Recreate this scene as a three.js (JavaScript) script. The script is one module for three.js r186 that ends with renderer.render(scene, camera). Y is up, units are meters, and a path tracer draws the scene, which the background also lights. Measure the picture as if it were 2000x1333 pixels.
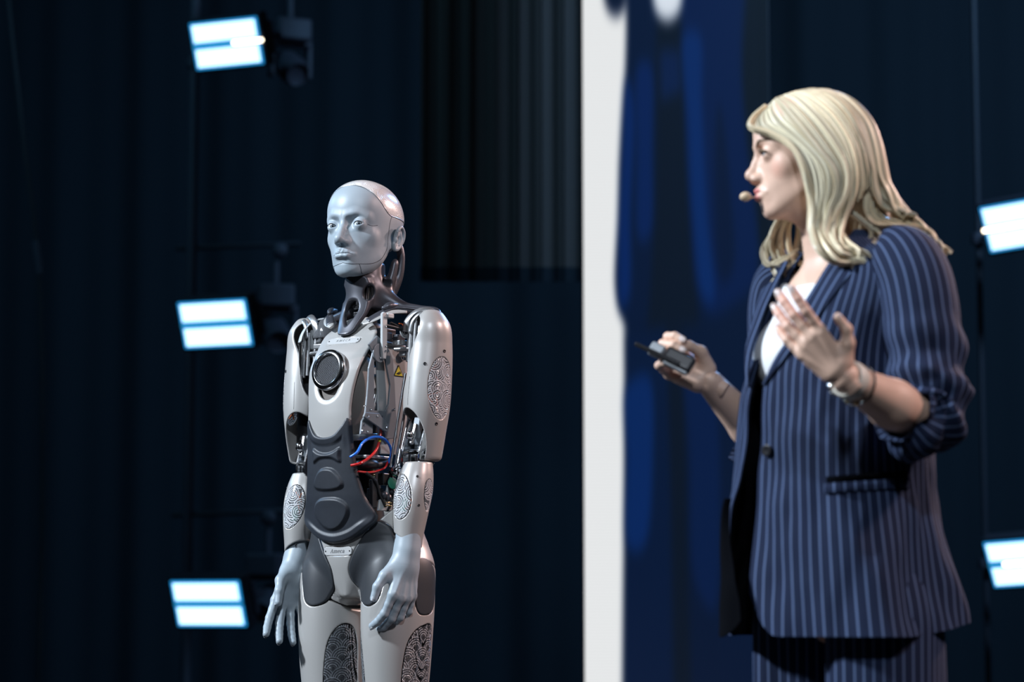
import * as THREE from 'three';
import { RoundedBoxGeometry } from 'three/addons/geometries/RoundedBoxGeometry.js';
import { RectAreaLightUniformsLib } from 'three/addons/lights/RectAreaLightUniformsLib.js';
import { mergeGeometries } from 'three/addons/utils/BufferGeometryUtils.js';
import { TextGeometry } from 'three/addons/geometries/TextGeometry.js';
import { FontLoader } from 'three/addons/loaders/FontLoader.js';

// ---------------------------------------------------------------- camera, lights, exposure
RectAreaLightUniformsLib.init();
const renderer = new THREE.WebGLRenderer({ antialias: true });
renderer.toneMapping = THREE.LinearToneMapping;
renderer.toneMappingExposure = 1.0;
renderer.shadowMap.enabled = true;
const scene = new THREE.Scene();
scene.background = new THREE.Color(0x000000);

// an 85 mm lens, held at hip height of the people on stage and tilted up a little
const camera = new THREE.PerspectiveCamera(2 * Math.atan(666.5 / 4722) * 180 / Math.PI, 1.5, 0.1, 100);
camera.position.set(0, 0.81, 6);
camera.lookAt(0, 0.81 + 533.5 / 4722 * 6, 0);
camera.focus = 5.98;
camera.userData.fStop = 2.9;

function spot(pos, at, color, intensity, deg, size, penumbra = 0.6) {
  const l = new THREE.SpotLight(color, intensity, 0, deg * Math.PI / 180, penumbra, 2);
  l.position.set(...pos); l.target.position.set(...at);
  l.castShadow = true; l.shadow.radius = size / 0.02; l.shadow.mapSize.set(2048, 2048);
  scene.add(l, l.target);
  return l;
}
// front-of-house spotlights on the truss over the audience: a cold key from stage right, a pinkish fill from stage left, then the back lights
spot([-6.7, 5.8, 2.6], [0.05, 1.3, 0.5], 0xe6f2ff, 440, 25, 0.32).name = 'key_spot';
spot([0.4, 6.6, 8.5], [0.1, 1.3, 0.6], 0xe4f0ff, 100, 14, 0.2).name = 'front_spot';
spot([5.6, 5.6, 2.4], [0.1, 1.3, 0.6], 0xffdcd8, 95, 22, 0.3).name = 'fill_spot';
spot([4.6, 4.2, -2.6], [0.2, 1.35, 0.8], 0xffd6cc, 80, 24, 0.2).name = 'side_spot';
spot([-4.8, 4.2, -2.6], [-0.2, 1.4, 0.3], 0x9fd0ff, 26, 24, 0.2).name = 'back_spot';
spot([2.6, 4.6, -4.5], [0.7, 1.2, 1.4], 0x6fb4ff, 50, 20, 0.2).name = 'back_spot_blue';
// the blue wash on the black drapes behind the stage
spot([4.5, 6.8, -4], [2.6, 1.5, -11], 0x6f9cc0, 170, 60, 0.3, 1).name = 'wash_spot';
spot([-4.5, 6.8, -4], [-2.6, 1.5, -11], 0x5a96b4, 32, 60, 0.3, 1).name = 'wash_spot_left';

// ---------------------------------------------------------------- small helpers
const H2 = (a, b) => Math.sqrt(a * a + b * b), H3 = (a, b, c) => Math.sqrt(a * a + b * b + c * c);
const R = (d) => d * Math.PI / 180, V = (x, y, z) => new THREE.Vector3(x, y, z);
const clamp = (x, a, b) => (x < a ? a : x > b ? b : x), mix = (a, b, t) => a + (b - a) * t;
const sstep = (a, b, x) => { const t = clamp((x - a) / (b - a), 0, 1); return t * t * (3 - 2 * t); };
let seed = 7;
const rnd = () => { seed = (seed * 1664525 + 1013904223) >>> 0; return seed / 4294967296; };
const rr = (a, b) => a + (b - a) * rnd();
const hash3 = (i, j, k) => { let h = (i * 374761393 + j * 668265263 + k * 2147483647) | 0; h = Math.imul(h ^ (h >>> 13), 1274126177); return ((h ^ (h >>> 16)) >>> 0) / 4294967296; };
function noise(x, y, z) {
  const i = Math.floor(x), j = Math.floor(y), k = Math.floor(z), f = (t) => t * t * (3 - 2 * t), u = f(x - i), v = f(y - j), w = f(z - k);
  const L = (a, b, c) => hash3(i + a, j + b, k + c);
  return mix(mix(mix(L(0, 0, 0), L(1, 0, 0), u), mix(L(0, 1, 0), L(1, 1, 0), u), v), mix(mix(L(0, 0, 1), L(1, 0, 1), u), mix(L(0, 1, 1), L(1, 1, 1), u), v), w) * 2 - 1;
}
// piecewise smooth curve through [x, y] pairs (monotone in x)
function curve1(pts) {
  const n = pts.length, m = [];
  for (let i = 0; i < n; i++) {
    const a = pts[Math.max(0, i - 1)], b = pts[Math.min(n - 1, i + 1)];
    m.push((b[1] - a[1]) / (b[0] - a[0] || 1));
  }
  return (x) => {
    if (x <= pts[0][0]) return pts[0][1];
    if (x >= pts[n - 1][0]) return pts[n - 1][1];
    let i = 0; while (x > pts[i + 1][0]) i++;
    const h = pts[i + 1][0] - pts[i][0], t = (x - pts[i][0]) / h, t2 = t * t, t3 = t2 * t;
    return (2 * t3 - 3 * t2 + 1) * pts[i][1] + (t3 - 2 * t2 + t) * h * m[i] + (-2 * t3 + 3 * t2) * pts[i + 1][1] + (t3 - t2) * h * m[i + 1];
  };
}
const spline = (pts, n, closed = false) => new THREE.CatmullRomCurve3(pts.map((p) => V(...p)), closed, 'centripetal').getPoints(n);

// ---------------------------------------------------------------- signed distance fields: f(x, y, z) -> metres
const smin = (a, b, k) => { const h = k - Math.abs(a - b); return h > 0 ? Math.min(a, b) - h * h / (4 * k) : Math.min(a, b); };
const smax = (a, b, k) => -smin(-a, -b, k);
const sph = (c, r) => (x, y, z) => H3(x - c[0], y - c[1], z - c[2]) - r;
const ell = (c, r) => (x, y, z) => {
  const a = (x - c[0]) / r[0], b = (y - c[1]) / r[1], d = (z - c[2]) / r[2], k0 = Math.sqrt(a * a + b * b + d * d);
  const k1 = Math.sqrt((a / r[0]) ** 2 + (b / r[1]) ** 2 + (d / r[2]) ** 2);
  return k1 < 1e-9 ? -Math.min(...r) : k0 * (k0 - 1) / k1;
};
const cap = (a, b, ra, rb = ra) => {
  const dx = b[0] - a[0], dy = b[1] - a[1], dz = b[2] - a[2], L = dx * dx + dy * dy + dz * dz || 1e-9;
  return (x, y, z) => {
    const px = x - a[0], py = y - a[1], pz = z - a[2], t = clamp((px * dx + py * dy + pz * dz) / L, 0, 1);
    return H3(px - dx * t, py - dy * t, pz - dz * t) - ra - (rb - ra) * t;
  };
};
const rbox = (c, h, r = 0) => (x, y, z) => {
  const a = Math.abs(x - c[0]) - h[0] + r, b = Math.abs(y - c[1]) - h[1] + r, d = Math.abs(z - c[2]) - h[2] + r;
  return H3(Math.max(a, 0), Math.max(b, 0), Math.max(d, 0)) + Math.min(Math.max(a, b, d), 0) - r;
};
// a solid cylinder from a to b
const cyl = (a, b, r) => {
  const d = V(...b).sub(V(...a)), L = d.length(); d.normalize();
  return (x, y, z) => {
    const px = x - a[0], py = y - a[1], pz = z - a[2], t = px * d.x + py * d.y + pz * d.z;
    const q = H3(px - d.x * t, py - d.y * t, pz - d.z * t) - r, e = Math.abs(t - L / 2) - L / 2;
    return Math.min(Math.max(q, e), 0) + H2(Math.max(q, 0), Math.max(e, 0));
  };
};
const half = (p, n) => { const l = Math.hypot(...n), a = n[0] / l, b = n[1] / l, c = n[2] / l; return (x, y, z) => (x - p[0]) * a + (y - p[1]) * b + (z - p[2]) * c; };  // inside where the point lies against n
const U = (k, ...fs) => (x, y, z) => { let d = fs[0](x, y, z); for (let i = 1; i < fs.length; i++) d = smin(d, fs[i](x, y, z), k); return d; };
const min = (...fs) => (x, y, z) => { let d = 1e9; for (const f of fs) d = Math.min(d, f(x, y, z)); return d; };
const cut = (f, g, k = 0.001) => (x, y, z) => smax(f(x, y, z), -g(x, y, z), k);
const both = (f, g, k = 0.001) => (x, y, z) => smax(f(x, y, z), g(x, y, z), k);
const off = (f, r) => (x, y, z) => f(x, y, z) - r;
const hollow = (f, t) => (x, y, z) => { const d = f(x, y, z); return Math.max(d, -d - t); };   // a skin of thickness t inside the surface
const mirX = (f) => (x, y, z) => f(Math.abs(x), y, z);
const flipX = (f) => (x, y, z) => f(-x, y, z);
const chain = (pts, k = 0.004) => { const c = []; for (let i = 0; i + 1 < pts.length; i++) c.push(cap(pts[i], pts[i + 1], pts[i][3], pts[i + 1][3])); return c.length > 1 ? U(k, ...c) : c[0]; };
// a chain whose points are smoothed by a spline first ([x, y, z, r])
const vine = (pts, n, k = 0.003) => {
  const p = spline(pts, n), out = p.map((q, i) => { const t = i / n * (pts.length - 1), a = Math.min(pts.length - 2, Math.floor(t)); return [q.x, q.y, q.z, mix(pts[a][3], pts[a + 1][3], t - a)]; });
  return chain(out, k);
};
const placed = (f, pos, e) => {   // the field turned by Euler angles (degrees), then moved
  const m = new THREE.Matrix4().makeRotationFromEuler(new THREE.Euler(R(e[0]), R(e[1]), R(e[2]), 'YXZ')).setPosition(...pos).invert().elements;
  return (x, y, z) => f(m[0] * x + m[4] * y + m[8] * z + m[12], m[1] * x + m[5] * y + m[9] * z + m[13], m[2] * x + m[6] * y + m[10] * z + m[14]);
};
// limb-like body along y: rows [y, cx, cz, rx, rz, squareness]
function loft(rows, endR = 0.01) {
  const g = [1, 2, 3, 4].map((c) => curve1(rows.map((r) => [r[0], r[c]])));
  const q = curve1(rows.map((r) => [r[0], r[5] ?? 2])), y0 = rows[0][0], y1 = rows[rows.length - 1][0];
  return (x, y, z) => {
    const yy = clamp(y, y0, y1), rx = g[2](yy), rz = g[3](yy), a = Math.abs(x - g[0](yy)), b = Math.abs(z - g[1](yy)), n = q(yy);
    let d;
    if (n === 2) {
      const k0 = H2(a / rx, b / rz), k1 = H2(a / (rx * rx), b / (rz * rz));
      d = k1 < 1e-9 ? -Math.min(rx, rz) : k0 * (k0 - 1) / k1;
    } else {
      const u = a / rx, v = b / rz, s = Math.pow(u, n) + Math.pow(v, n), k = Math.pow(s, 1 / n) || 1e-9;
      const gx = Math.pow(u, n - 1) / rx, gz = Math.pow(v, n - 1) / rz, gl = Math.pow(k, 1 - n) * H2(gx, gz);
      d = (k - 1) / (gl || 1 / Math.min(rx, rz));
    }
    return smax(smax(d, y - y1, endR), y0 - y, endR);
  };
}
// distance to a closed 2-D outline, negative inside; smooth rounds it by a spline
function outline(pts, smooth = 0) {
  let p = pts;
  if (smooth) p = spline(pts.map(([a, b]) => [a, b, 0]), pts.length * smooth, true).slice(0, -1).map((v) => [v.x, v.y]);
  const n = p.length, X = p.map((q) => q[0]), Y = p.map((q) => q[1]);
  let ax = 1e9, bx0 = -1e9, ay = 1e9, by0 = -1e9; for (const q of p) { ax = Math.min(ax, q[0]); bx0 = Math.max(bx0, q[0]); ay = Math.min(ay, q[1]); by0 = Math.max(by0, q[1]); }
  return (x, y) => {
    const ox = Math.max(ax - x, x - bx0, 0), oy = Math.max(ay - y, y - by0, 0);
    if (ox > 0.012 || oy > 0.012) return H2(ox, oy);
    let d = 1e9, s = 1;
    for (let i = 0, j = n - 1; i < n; j = i, i++) {
      const ex = X[j] - X[i], ey = Y[j] - Y[i], wx = x - X[i], wy = y - Y[i], t = clamp((wx * ex + wy * ey) / (ex * ex + ey * ey || 1e-12), 0, 1);
      const bx = wx - ex * t, by = wy - ey * t;
      d = Math.min(d, bx * bx + by * by);
      const c1 = y >= Y[i], c2 = y < Y[j], c3 = ex * wy > ey * wx;
      if ((c1 && c2 && c3) || (!c1 && !c2 && !c3)) s = -s;
    }
    return s * Math.sqrt(d);
  };
}
const rim = (a, b, r) => H2(Math.max(a + r, 0), Math.max(b + r, 0)) + Math.min(Math.max(a + r, b + r), 0) - r;   // intersection with a rounded edge

// naive surface nets over a distance field; only blocks near the surface are sampled
function sdfGeo(f, lo, hi, cell, { uv, color, slack = 1.6 } = {}) {
  const B = 6, nb = [0, 1, 2].map((i) => Math.ceil((hi[i] - lo[i]) / cell / B)), n = nb.map((b) => b * B + 1), [nx, ny, nz] = n;
  const D = new Float32Array(nx * ny * nz).fill(1e9), at = (i, j, k) => (k * ny + j) * nx + i, active = [];
  const rad = B * cell * 0.87 * slack;
  for (let c = 0; c < nb[2]; c++) for (let b = 0; b < nb[1]; b++) for (let a = 0; a < nb[0]; a++) {
    const d = f(lo[0] + (a + 0.5) * B * cell, lo[1] + (b + 0.5) * B * cell, lo[2] + (c + 0.5) * B * cell);
    if (Math.abs(d) > rad) continue;
    for (let k0 = c * B; k0 < (c + 1) * B; k0 += 2) for (let j0 = b * B; j0 < (b + 1) * B; j0 += 2) for (let i0 = a * B; i0 < (a + 1) * B; i0 += 2) {
      if (Math.abs(f(lo[0] + (i0 + 1) * cell, lo[1] + (j0 + 1) * cell, lo[2] + (k0 + 1) * cell)) > cell * 1.74 * slack) continue;
      active.push([i0, j0, k0]);
      for (let k = k0; k <= k0 + 2; k++) for (let j = j0; j <= j0 + 2; j++) for (let i = i0; i <= i0 + 2; i++) {
        const q = at(i, j, k);
        if (D[q] === 1e9) D[q] = f(lo[0] + i * cell, lo[1] + j * cell, lo[2] + k * cell);
      }
    }
  }
  const id = new Int32Array(nx * ny * nz).fill(-1), pos = [], nor = [], e = cell * 0.35;
  const C = [[0, 0, 0], [1, 0, 0], [0, 1, 0], [1, 1, 0], [0, 0, 1], [1, 0, 1], [0, 1, 1], [1, 1, 1]], E = [[0, 1], [2, 3], [4, 5], [6, 7], [0, 2], [1, 3], [4, 6], [5, 7], [0, 4], [1, 5], [2, 6], [3, 7]];
  const v = new Float64Array(8);
  for (const [i0, j0, k0] of active) for (let k = k0; k < k0 + 2; k++) for (let j = j0; j < j0 + 2; j++) for (let i = i0; i < i0 + 2; i++) {
    let mask = 0;
    for (let c = 0; c < 8; c++) { v[c] = D[at(i + C[c][0], j + C[c][1], k + C[c][2])]; if (v[c] < 0) mask |= 1 << c; }
    if (mask === 0 || mask === 255) continue;
    let x = 0, y = 0, z = 0, m = 0;
    for (const [a, b] of E) if ((v[a] < 0) !== (v[b] < 0)) {
      const t = v[a] / (v[a] - v[b]);
      x += C[a][0] + (C[b][0] - C[a][0]) * t; y += C[a][1] + (C[b][1] - C[a][1]) * t; z += C[a][2] + (C[b][2] - C[a][2]) * t; m++;
    }
    let px = lo[0] + (i + x / m) * cell, py = lo[1] + (j + y / m) * cell, pz = lo[2] + (k + z / m) * cell;
    let gx, gy, gz;
    for (let it = 0; it < 2; it++) {
      const a = f(px + e, py - e, pz - e), b = f(px - e, py - e, pz + e), c = f(px - e, py + e, pz - e), d = f(px + e, py + e, pz + e);
      gx = a - b - c + d; gy = -a - b + c + d; gz = -a + b - c + d;
      const l = H3(gx, gy, gz) || 1; gx /= l; gy /= l; gz /= l;
      if (it === 0) { const s = clamp((a + b + c + d) / 4, -cell * 0.5, cell * 0.5); px -= gx * s; py -= gy * s; pz -= gz * s; }
    }
    id[at(i, j, k)] = pos.length / 3; pos.push(px, py, pz); nor.push(gx, gy, gz);
  }
  const idx = [];
  const quad = (a, b, c, d, flip) => { if (a < 0 || b < 0 || c < 0 || d < 0) return; if (flip) idx.push(a, c, b, a, d, c); else idx.push(a, b, c, a, c, d); };
  for (const [i0, j0, k0] of active) for (let k = k0; k < k0 + 2; k++) for (let j = j0; j < j0 + 2; j++) for (let i = i0; i < i0 + 2; i++) {
    const d0 = D[at(i, j, k)] < 0;
    if (j > 0 && k > 0 && d0 !== D[at(i + 1, j, k)] < 0) quad(id[at(i, j - 1, k - 1)], id[at(i, j, k - 1)], id[at(i, j, k)], id[at(i, j - 1, k)], !d0);
    if (i > 0 && k > 0 && d0 !== D[at(i, j + 1, k)] < 0) quad(id[at(i - 1, j, k - 1)], id[at(i - 1, j, k)], id[at(i, j, k)], id[at(i, j, k - 1)], !d0);
    if (i > 0 && j > 0 && d0 !== D[at(i, j, k + 1)] < 0) quad(id[at(i - 1, j - 1, k)], id[at(i, j - 1, k)], id[at(i, j, k)], id[at(i - 1, j, k)], !d0);
  }
  const g = new THREE.BufferGeometry(), N = pos.length / 3, U2 = new Float32Array(N * 2);
  if (uv) for (let i = 0; i < N; i++) { const q = uv(pos[3 * i], pos[3 * i + 1], pos[3 * i + 2], nor[3 * i], nor[3 * i + 1], nor[3 * i + 2]); U2[2 * i] = q[0]; U2[2 * i + 1] = q[1]; }
  else for (let i = 0; i < N; i++) { U2[2 * i] = pos[3 * i] - pos[3 * i + 2]; U2[2 * i + 1] = pos[3 * i + 1]; }
  g.setAttribute('position', new THREE.Float32BufferAttribute(pos, 3));
  g.setAttribute('normal', new THREE.Float32BufferAttribute(nor, 3));
  g.setAttribute('uv', new THREE.BufferAttribute(U2, 2));
  if (color) { const c = new Float32Array(N * 3); for (let i = 0; i < N; i++) c.set(color(pos[3 * i], pos[3 * i + 1], pos[3 * i + 2], nor[3 * i], nor[3 * i + 1], nor[3 * i + 2]), 3 * i); g.setAttribute('color', new THREE.BufferAttribute(c, 3)); }
  g.setIndex(idx);
  return g;
}
// walks a point onto the surface of a field
function onto(f, p, steps = 8) {
  let [x, y, z] = p; const e = 1e-4; let n = [0, 0, 1];
  for (let i = 0; i < steps; i++) {
    const d = f(x, y, z), gx = f(x + e, y, z) - d, gy = f(x, y + e, z) - d, gz = f(x, y, z + e) - d, l = H3(gx, gy, gz) || 1;
    n = [gx / l, gy / l, gz / l]; x -= n[0] * d; y -= n[1] * d; z -= n[2] * d;
  }
  return { p: [x, y, z], n };
}

// ---------------------------------------------------------------- meshes from sweeps and grids
function grid(nu, nv, fn, closeU = false) {   // fn(u, v) with u, v in 0..1 -> [x, y, z, texture u, texture v]
  const pos = [], uv = [], idx = [];
  for (let j = 0; j <= nv; j++) for (let i = 0; i <= nu; i++) { const p = fn(i / nu, j / nv); pos.push(p[0], p[1], p[2]); uv.push(p[3] ?? i / nu, p[4] ?? j / nv); }
  for (let j = 0; j < nv; j++) for (let i = 0; i < nu; i++) { const a = j * (nu + 1) + i, b = a + 1, c = a + nu + 1, d = c + 1; idx.push(a, b, d, a, d, c); }
  const g = new THREE.BufferGeometry();
  g.setAttribute('position', new THREE.Float32BufferAttribute(pos, 3)); g.setAttribute('uv', new THREE.Float32BufferAttribute(uv, 2)); g.setIndex(idx); g.computeVertexNormals();
  if (closeU) { const n = g.attributes.normal; for (let j = 0; j <= nv; j++) { const a = j * (nu + 1), b = a + nu, s = V(n.getX(a) + n.getX(b), n.getY(a) + n.getY(b), n.getZ(a) + n.getZ(b)).normalize(); n.setXYZ(a, s.x, s.y, s.z); n.setXYZ(b, s.x, s.y, s.z); } }
  return g;
}
// cloth or sheet metal with thickness from a grid
function thick(g, t) {
  const p = g.attributes.position, n = g.attributes.normal, N = p.count, pos = [], nor = [], uv = [], idx = [];
  for (const s of [0, 1]) for (let i = 0; i < N; i++) {
    pos.push(p.getX(i) - n.getX(i) * t * s, p.getY(i) - n.getY(i) * t * s, p.getZ(i) - n.getZ(i) * t * s);
    const q = s ? -1 : 1; nor.push(n.getX(i) * q, n.getY(i) * q, n.getZ(i) * q); uv.push(g.attributes.uv.getX(i), g.attributes.uv.getY(i));
  }
  const I = g.index.array, edge = new Map();
  for (let i = 0; i < I.length; i += 3) {
    idx.push(I[i], I[i + 1], I[i + 2], I[i] + N, I[i + 2] + N, I[i + 1] + N);
    for (let k = 0; k < 3; k++) { const a = I[i + k], b = I[i + (k + 1) % 3]; if (edge.has(b * N + a)) edge.delete(b * N + a); else edge.set(a * N + b, [a, b]); }
  }
  for (const [a, b] of edge.values()) idx.push(a, a + N, b, b, a + N, b + N);
  const o = new THREE.BufferGeometry();
  o.setAttribute('position', new THREE.Float32BufferAttribute(pos, 3)); o.setAttribute('normal', new THREE.Float32BufferAttribute(nor, 3)); o.setAttribute('uv', new THREE.Float32BufferAttribute(uv, 2)); o.setIndex(idx);
  return o;
}
// sweep of an ellipse along points; rad(t) -> r or [r1, r2]; up fixes the first axis
function sweep(pts, rad, sides = 10, up = null) {
  const P = pts.map((p) => (p.isVector3 ? p : V(...p))), n = P.length, pos = [], uv = [], idx = [], T = [];
  for (let i = 0; i < n; i++) T.push(P[Math.min(n - 1, i + 1)].clone().sub(P[Math.max(0, i - 1)]).normalize());
  let a = up ? V(...up) : Math.abs(T[0].y) < 0.9 ? V(0, 1, 0) : V(1, 0, 0), len = 0;
  for (let i = 0; i < n; i++) {
    if (i) len += P[i].distanceTo(P[i - 1]);
    if (up) a = V(...up);
    a.addScaledVector(T[i], -a.dot(T[i])).normalize();
    const b = T[i].clone().cross(a), r = rad(i / (n - 1)), [r1, r2] = Array.isArray(r) ? r : [r, r];
    for (let k = 0; k <= sides; k++) {
      const t = k / sides * Math.PI * 2, c = Math.cos(t) * r1, s = Math.sin(t) * r2;
      pos.push(P[i].x + a.x * c + b.x * s, P[i].y + a.y * c + b.y * s, P[i].z + a.z * c + b.z * s); uv.push(k / sides, len);
    }
  }
  for (let i = 0; i < n - 1; i++) for (let k = 0; k < sides; k++) { const q = i * (sides + 1) + k, r = q + sides + 1; idx.push(q, q + 1, r + 1, q, r + 1, r); }
  for (const [row, flip] of [[0, true], [n - 1, false]]) {
    const c = pos.length / 3; pos.push(P[row].x, P[row].y, P[row].z); uv.push(0.5, row ? len : 0);
    for (let k = 0; k < sides; k++) { const q = row * (sides + 1) + k; flip ? idx.push(c, q + 1, q) : idx.push(c, q, q + 1); }
  }
  const g = new THREE.BufferGeometry();
  g.setAttribute('position', new THREE.Float32BufferAttribute(pos, 3)); g.setAttribute('uv', new THREE.Float32BufferAttribute(uv, 2)); g.setIndex(idx); g.computeVertexNormals();
  const N = g.attributes.normal;
  for (let i = 0; i < n; i++) { const q = i * (sides + 1), r = q + sides, s = V(N.getX(q) + N.getX(r), N.getY(q) + N.getY(r), N.getZ(q) + N.getZ(r)).normalize(); N.setXYZ(q, s.x, s.y, s.z); N.setXYZ(r, s.x, s.y, s.z); }
  return g;
}
const hose = (pts, r, n = 40, sides = 10) => sweep(spline(pts, n), () => r, sides);
const turned = (g, dir, pos, from = [0, 1, 0]) => { g.applyQuaternion(new THREE.Quaternion().setFromUnitVectors(V(...from), V(...dir).normalize())); return g.translate(...pos); };
// a lathed shape standing on pos along dir; profile [r, h] pairs
const lathe = (profile, dir, pos, sides = 24) => turned(new THREE.LatheGeometry(profile.map(([r, h]) => new THREE.Vector2(r, h)), sides), dir, pos);
const rod = (a, b, r, r2 = r, sides = 14) => {
  const d = V(...b).sub(V(...a)), L = d.length(), c = Math.min(r, r2, L / 3) * 0.25;
  return lathe([[0, 0], [r - c, 0], [r, c], [r2, L - c], [r2 - c, L], [0, L]], [d.x, d.y, d.z], a, sides);
};
const bolt = (pos, dir, r = 0.004, h = 0.003) => lathe([[0, h * 0.35], [r * 0.45, h * 0.35], [r * 0.5, h], [r * 0.85, h], [r, h * 0.6], [r, 0]], dir, pos, 10);
const box = (w, h, d, r, pos, e = [0, 0, 0]) => { const g = new RoundedBoxGeometry(w, h, d, 2, r); g.rotateX(R(e[0])); g.rotateY(R(e[1])); g.rotateZ(R(e[2])); return g.translate(...pos); };
// flat plate cut from an outline, thickness t; axis 'x' lays it in the (z, y) plane, 'z' in the (x, y) plane
function plate(pts, holes, t, axis, at, bevel = 0.0008, smooth = 0) {
  const mk = (q) => (smooth ? spline(q.map(([a, b]) => [a, b, 0]), q.length * smooth, true).slice(0, -1).map((v) => new THREE.Vector2(v.x, v.y)) : q.map(([a, b]) => new THREE.Vector2(a, b)));
  const s = new THREE.Shape(mk(pts)); for (const h of holes) s.holes.push(new THREE.Path(h.r ? new THREE.Path().absarc(h.c[0], h.c[1], h.r, 0, Math.PI * 2, true).getPoints(14) : mk(h)));
  const g = new THREE.ExtrudeGeometry(s, { depth: t - 2 * bevel, bevelEnabled: true, bevelThickness: bevel, bevelSize: bevel, bevelOffset: -bevel, bevelSegments: 1, curveSegments: 10 });
  g.translate(0, 0, bevel - t / 2);
  if (axis === 'x') g.rotateY(Math.PI / 2), g.scale(1, 1, -1), flipWinding(g);
  return g.translate(axis === 'x' ? at : 0, 0, axis === 'z' ? at : 0);
}
function flipWinding(g) {
  if (g.index) { const I = g.index.array; for (let i = 0; i < I.length; i += 3) { const t = I[i]; I[i] = I[i + 1]; I[i + 1] = t; } }
  else for (const n of Object.keys(g.attributes)) { const a = g.attributes[n], s = a.itemSize, A = a.array; for (let i = 0; i < a.count; i += 3) for (let c = 0; c < s; c++) { const t = A[i * s + c]; A[i * s + c] = A[(i + 1) * s + c]; A[(i + 1) * s + c] = t; } }
  if (g.attributes.normal) g.computeVertexNormals();
  return g;
}
const mirrored = (g) => { const m = g.clone(); m.scale(-1, 1, 1); if (m.index) { const I = m.index.array; for (let i = 0; i < I.length; i += 3) { const t = I[i]; I[i] = I[i + 1]; I[i + 1] = t; } } else flipWinding(m); return m; };
function merge(list) {
  const col = list.some((g) => g.attributes.color);
  return list.length === 1 ? list[0] : mergeGeometries(list.map((g) => {
    const o = g.index ? g.toNonIndexed() : g.clone();
    for (const n of Object.keys(o.attributes)) if (!['position', 'normal', 'uv'].includes(n) && !(col && n === 'color')) o.deleteAttribute(n);
    if (!o.attributes.normal) o.computeVertexNormals();
    if (!o.attributes.uv) o.setAttribute('uv', new THREE.Float32BufferAttribute(new Float32Array(o.attributes.position.count * 2), 2));
    if (col && !o.attributes.color) o.setAttribute('color', new THREE.Float32BufferAttribute(new Float32Array(o.attributes.position.count * 3).fill(1), 3));
    return o;
  }));
}

// ---------------------------------------------------------------- naming
const taken = {};
function named(o, name) { taken[name] = (taken[name] ?? -1) + 1; o.name = taken[name] ? name + '_' + String(taken[name]).padStart(3, '0') : name; return o; }
function part(parent, name, geos, material, label) {
  const m = new THREE.Mesh(merge(Array.isArray(geos) ? geos : [geos]), material);
  m.castShadow = m.receiveShadow = true; m.name = name; if (label) m.userData.label = label;
  parent.add(m);
  return m;
}
function thing(name, label, category, pos = [0, 0, 0], turn = 0, group) {
  const o = named(new THREE.Group(), name); o.position.set(...pos); o.rotation.y = turn; o.userData = { label, category }; if (group) o.userData.group = group;
  scene.add(o);
  return o;
}
function struct(name, geos, material) { const m = part(scene, name, geos, material); m.userData.kind = 'structure'; return m; }

// ---------------------------------------------------------------- textures and materials
function canvas(w, h, draw, srgb = true, repeat = null) {
  const c = document.createElement('canvas'); c.width = w; c.height = h; draw(c.getContext('2d'), w, h);
  const t = new THREE.CanvasTexture(c); t.colorSpace = srgb ? THREE.SRGBColorSpace : THREE.NoColorSpace; t.magFilter = THREE.LinearFilter;
  if (repeat) { t.wrapS = t.wrapT = THREE.RepeatWrapping; t.repeat.set(...repeat); }
  return t;
}
function noiseTexture(size, octaves, lo, hi, repeat) {
  const d = new Uint8Array(size * size * 4);
  for (let y = 0; y < size; y++) for (let x = 0; x < size; x++) {
    let s = 0, w = 0;
    for (const [fq, am] of octaves) { const px = x / size * fq, py = y / size * fq, wrap = (a, b) => hash3(((a % fq) + fq) % fq, ((b % fq) + fq) % fq, fq), i = Math.floor(px), j = Math.floor(py), u = px - i, v = py - j, su = u * u * (3 - 2 * u), sv = v * v * (3 - 2 * v); s += am * mix(mix(wrap(i, j), wrap(i + 1, j), su), mix(wrap(i, j + 1), wrap(i + 1, j + 1), su), sv); w += am; }
    const q = 255 * mix(lo, hi, s / w), o = (y * size + x) * 4; d[o] = d[o + 1] = d[o + 2] = q; d[o + 3] = 255;
  }
  const t = new THREE.DataTexture(d, size, size); t.magFilter = THREE.LinearFilter; t.wrapS = t.wrapT = THREE.RepeatWrapping; t.repeat.set(...repeat); t.needsUpdate = true;
  return t;
}
const std = (c, roughness = 0.5, metalness = 0, more = {}) => new THREE.MeshPhysicalMaterial({ color: Array.isArray(c) ? new THREE.Color().setRGB(...c) : c, roughness, metalness, ...more });

// ================================================================ the hall and the stage
const M = {
  drape: std([0.010, 0.017, 0.028], 0.95), blackWall: std([0.012, 0.02, 0.032], 0.9), stageFloor: std([0.012, 0.013, 0.016], 0.35),
  rig: std([0.075, 0.07, 0.1], 0.6, 0.1), rigDark: std([0.03, 0.03, 0.045], 0.6), cable: std([0.03, 0.03, 0.04], 0.7),
};
M.stageFloor.roughnessMap = noiseTexture(256, [[8, 1], [32, 0.6], [128, 0.4]], 0.5, 1, [0.5, 0.5]);
const slab = (w, h, d, x, y, z) => new THREE.BoxGeometry(w, h, d).translate(x, y, z);
struct('floor', slab(18, 0.2, 24, 0, -0.1, 0), M.stageFloor);
struct('ceiling', slab(18, 0.2, 24, 0, 8.1, 0), M.blackWall);
struct('wall_left', slab(0.2, 8, 24, -8.9, 4, 0), M.blackWall);
struct('wall_right', slab(0.2, 8, 24, 8.9, 4, 0), M.blackWall);
struct('wall_rear', slab(18, 8, 0.2, 0, 4, 11.9), M.blackWall);
struct('wall_back', slab(18, 8, 0.2, 0, 4, -11.9), M.blackWall);

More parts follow.
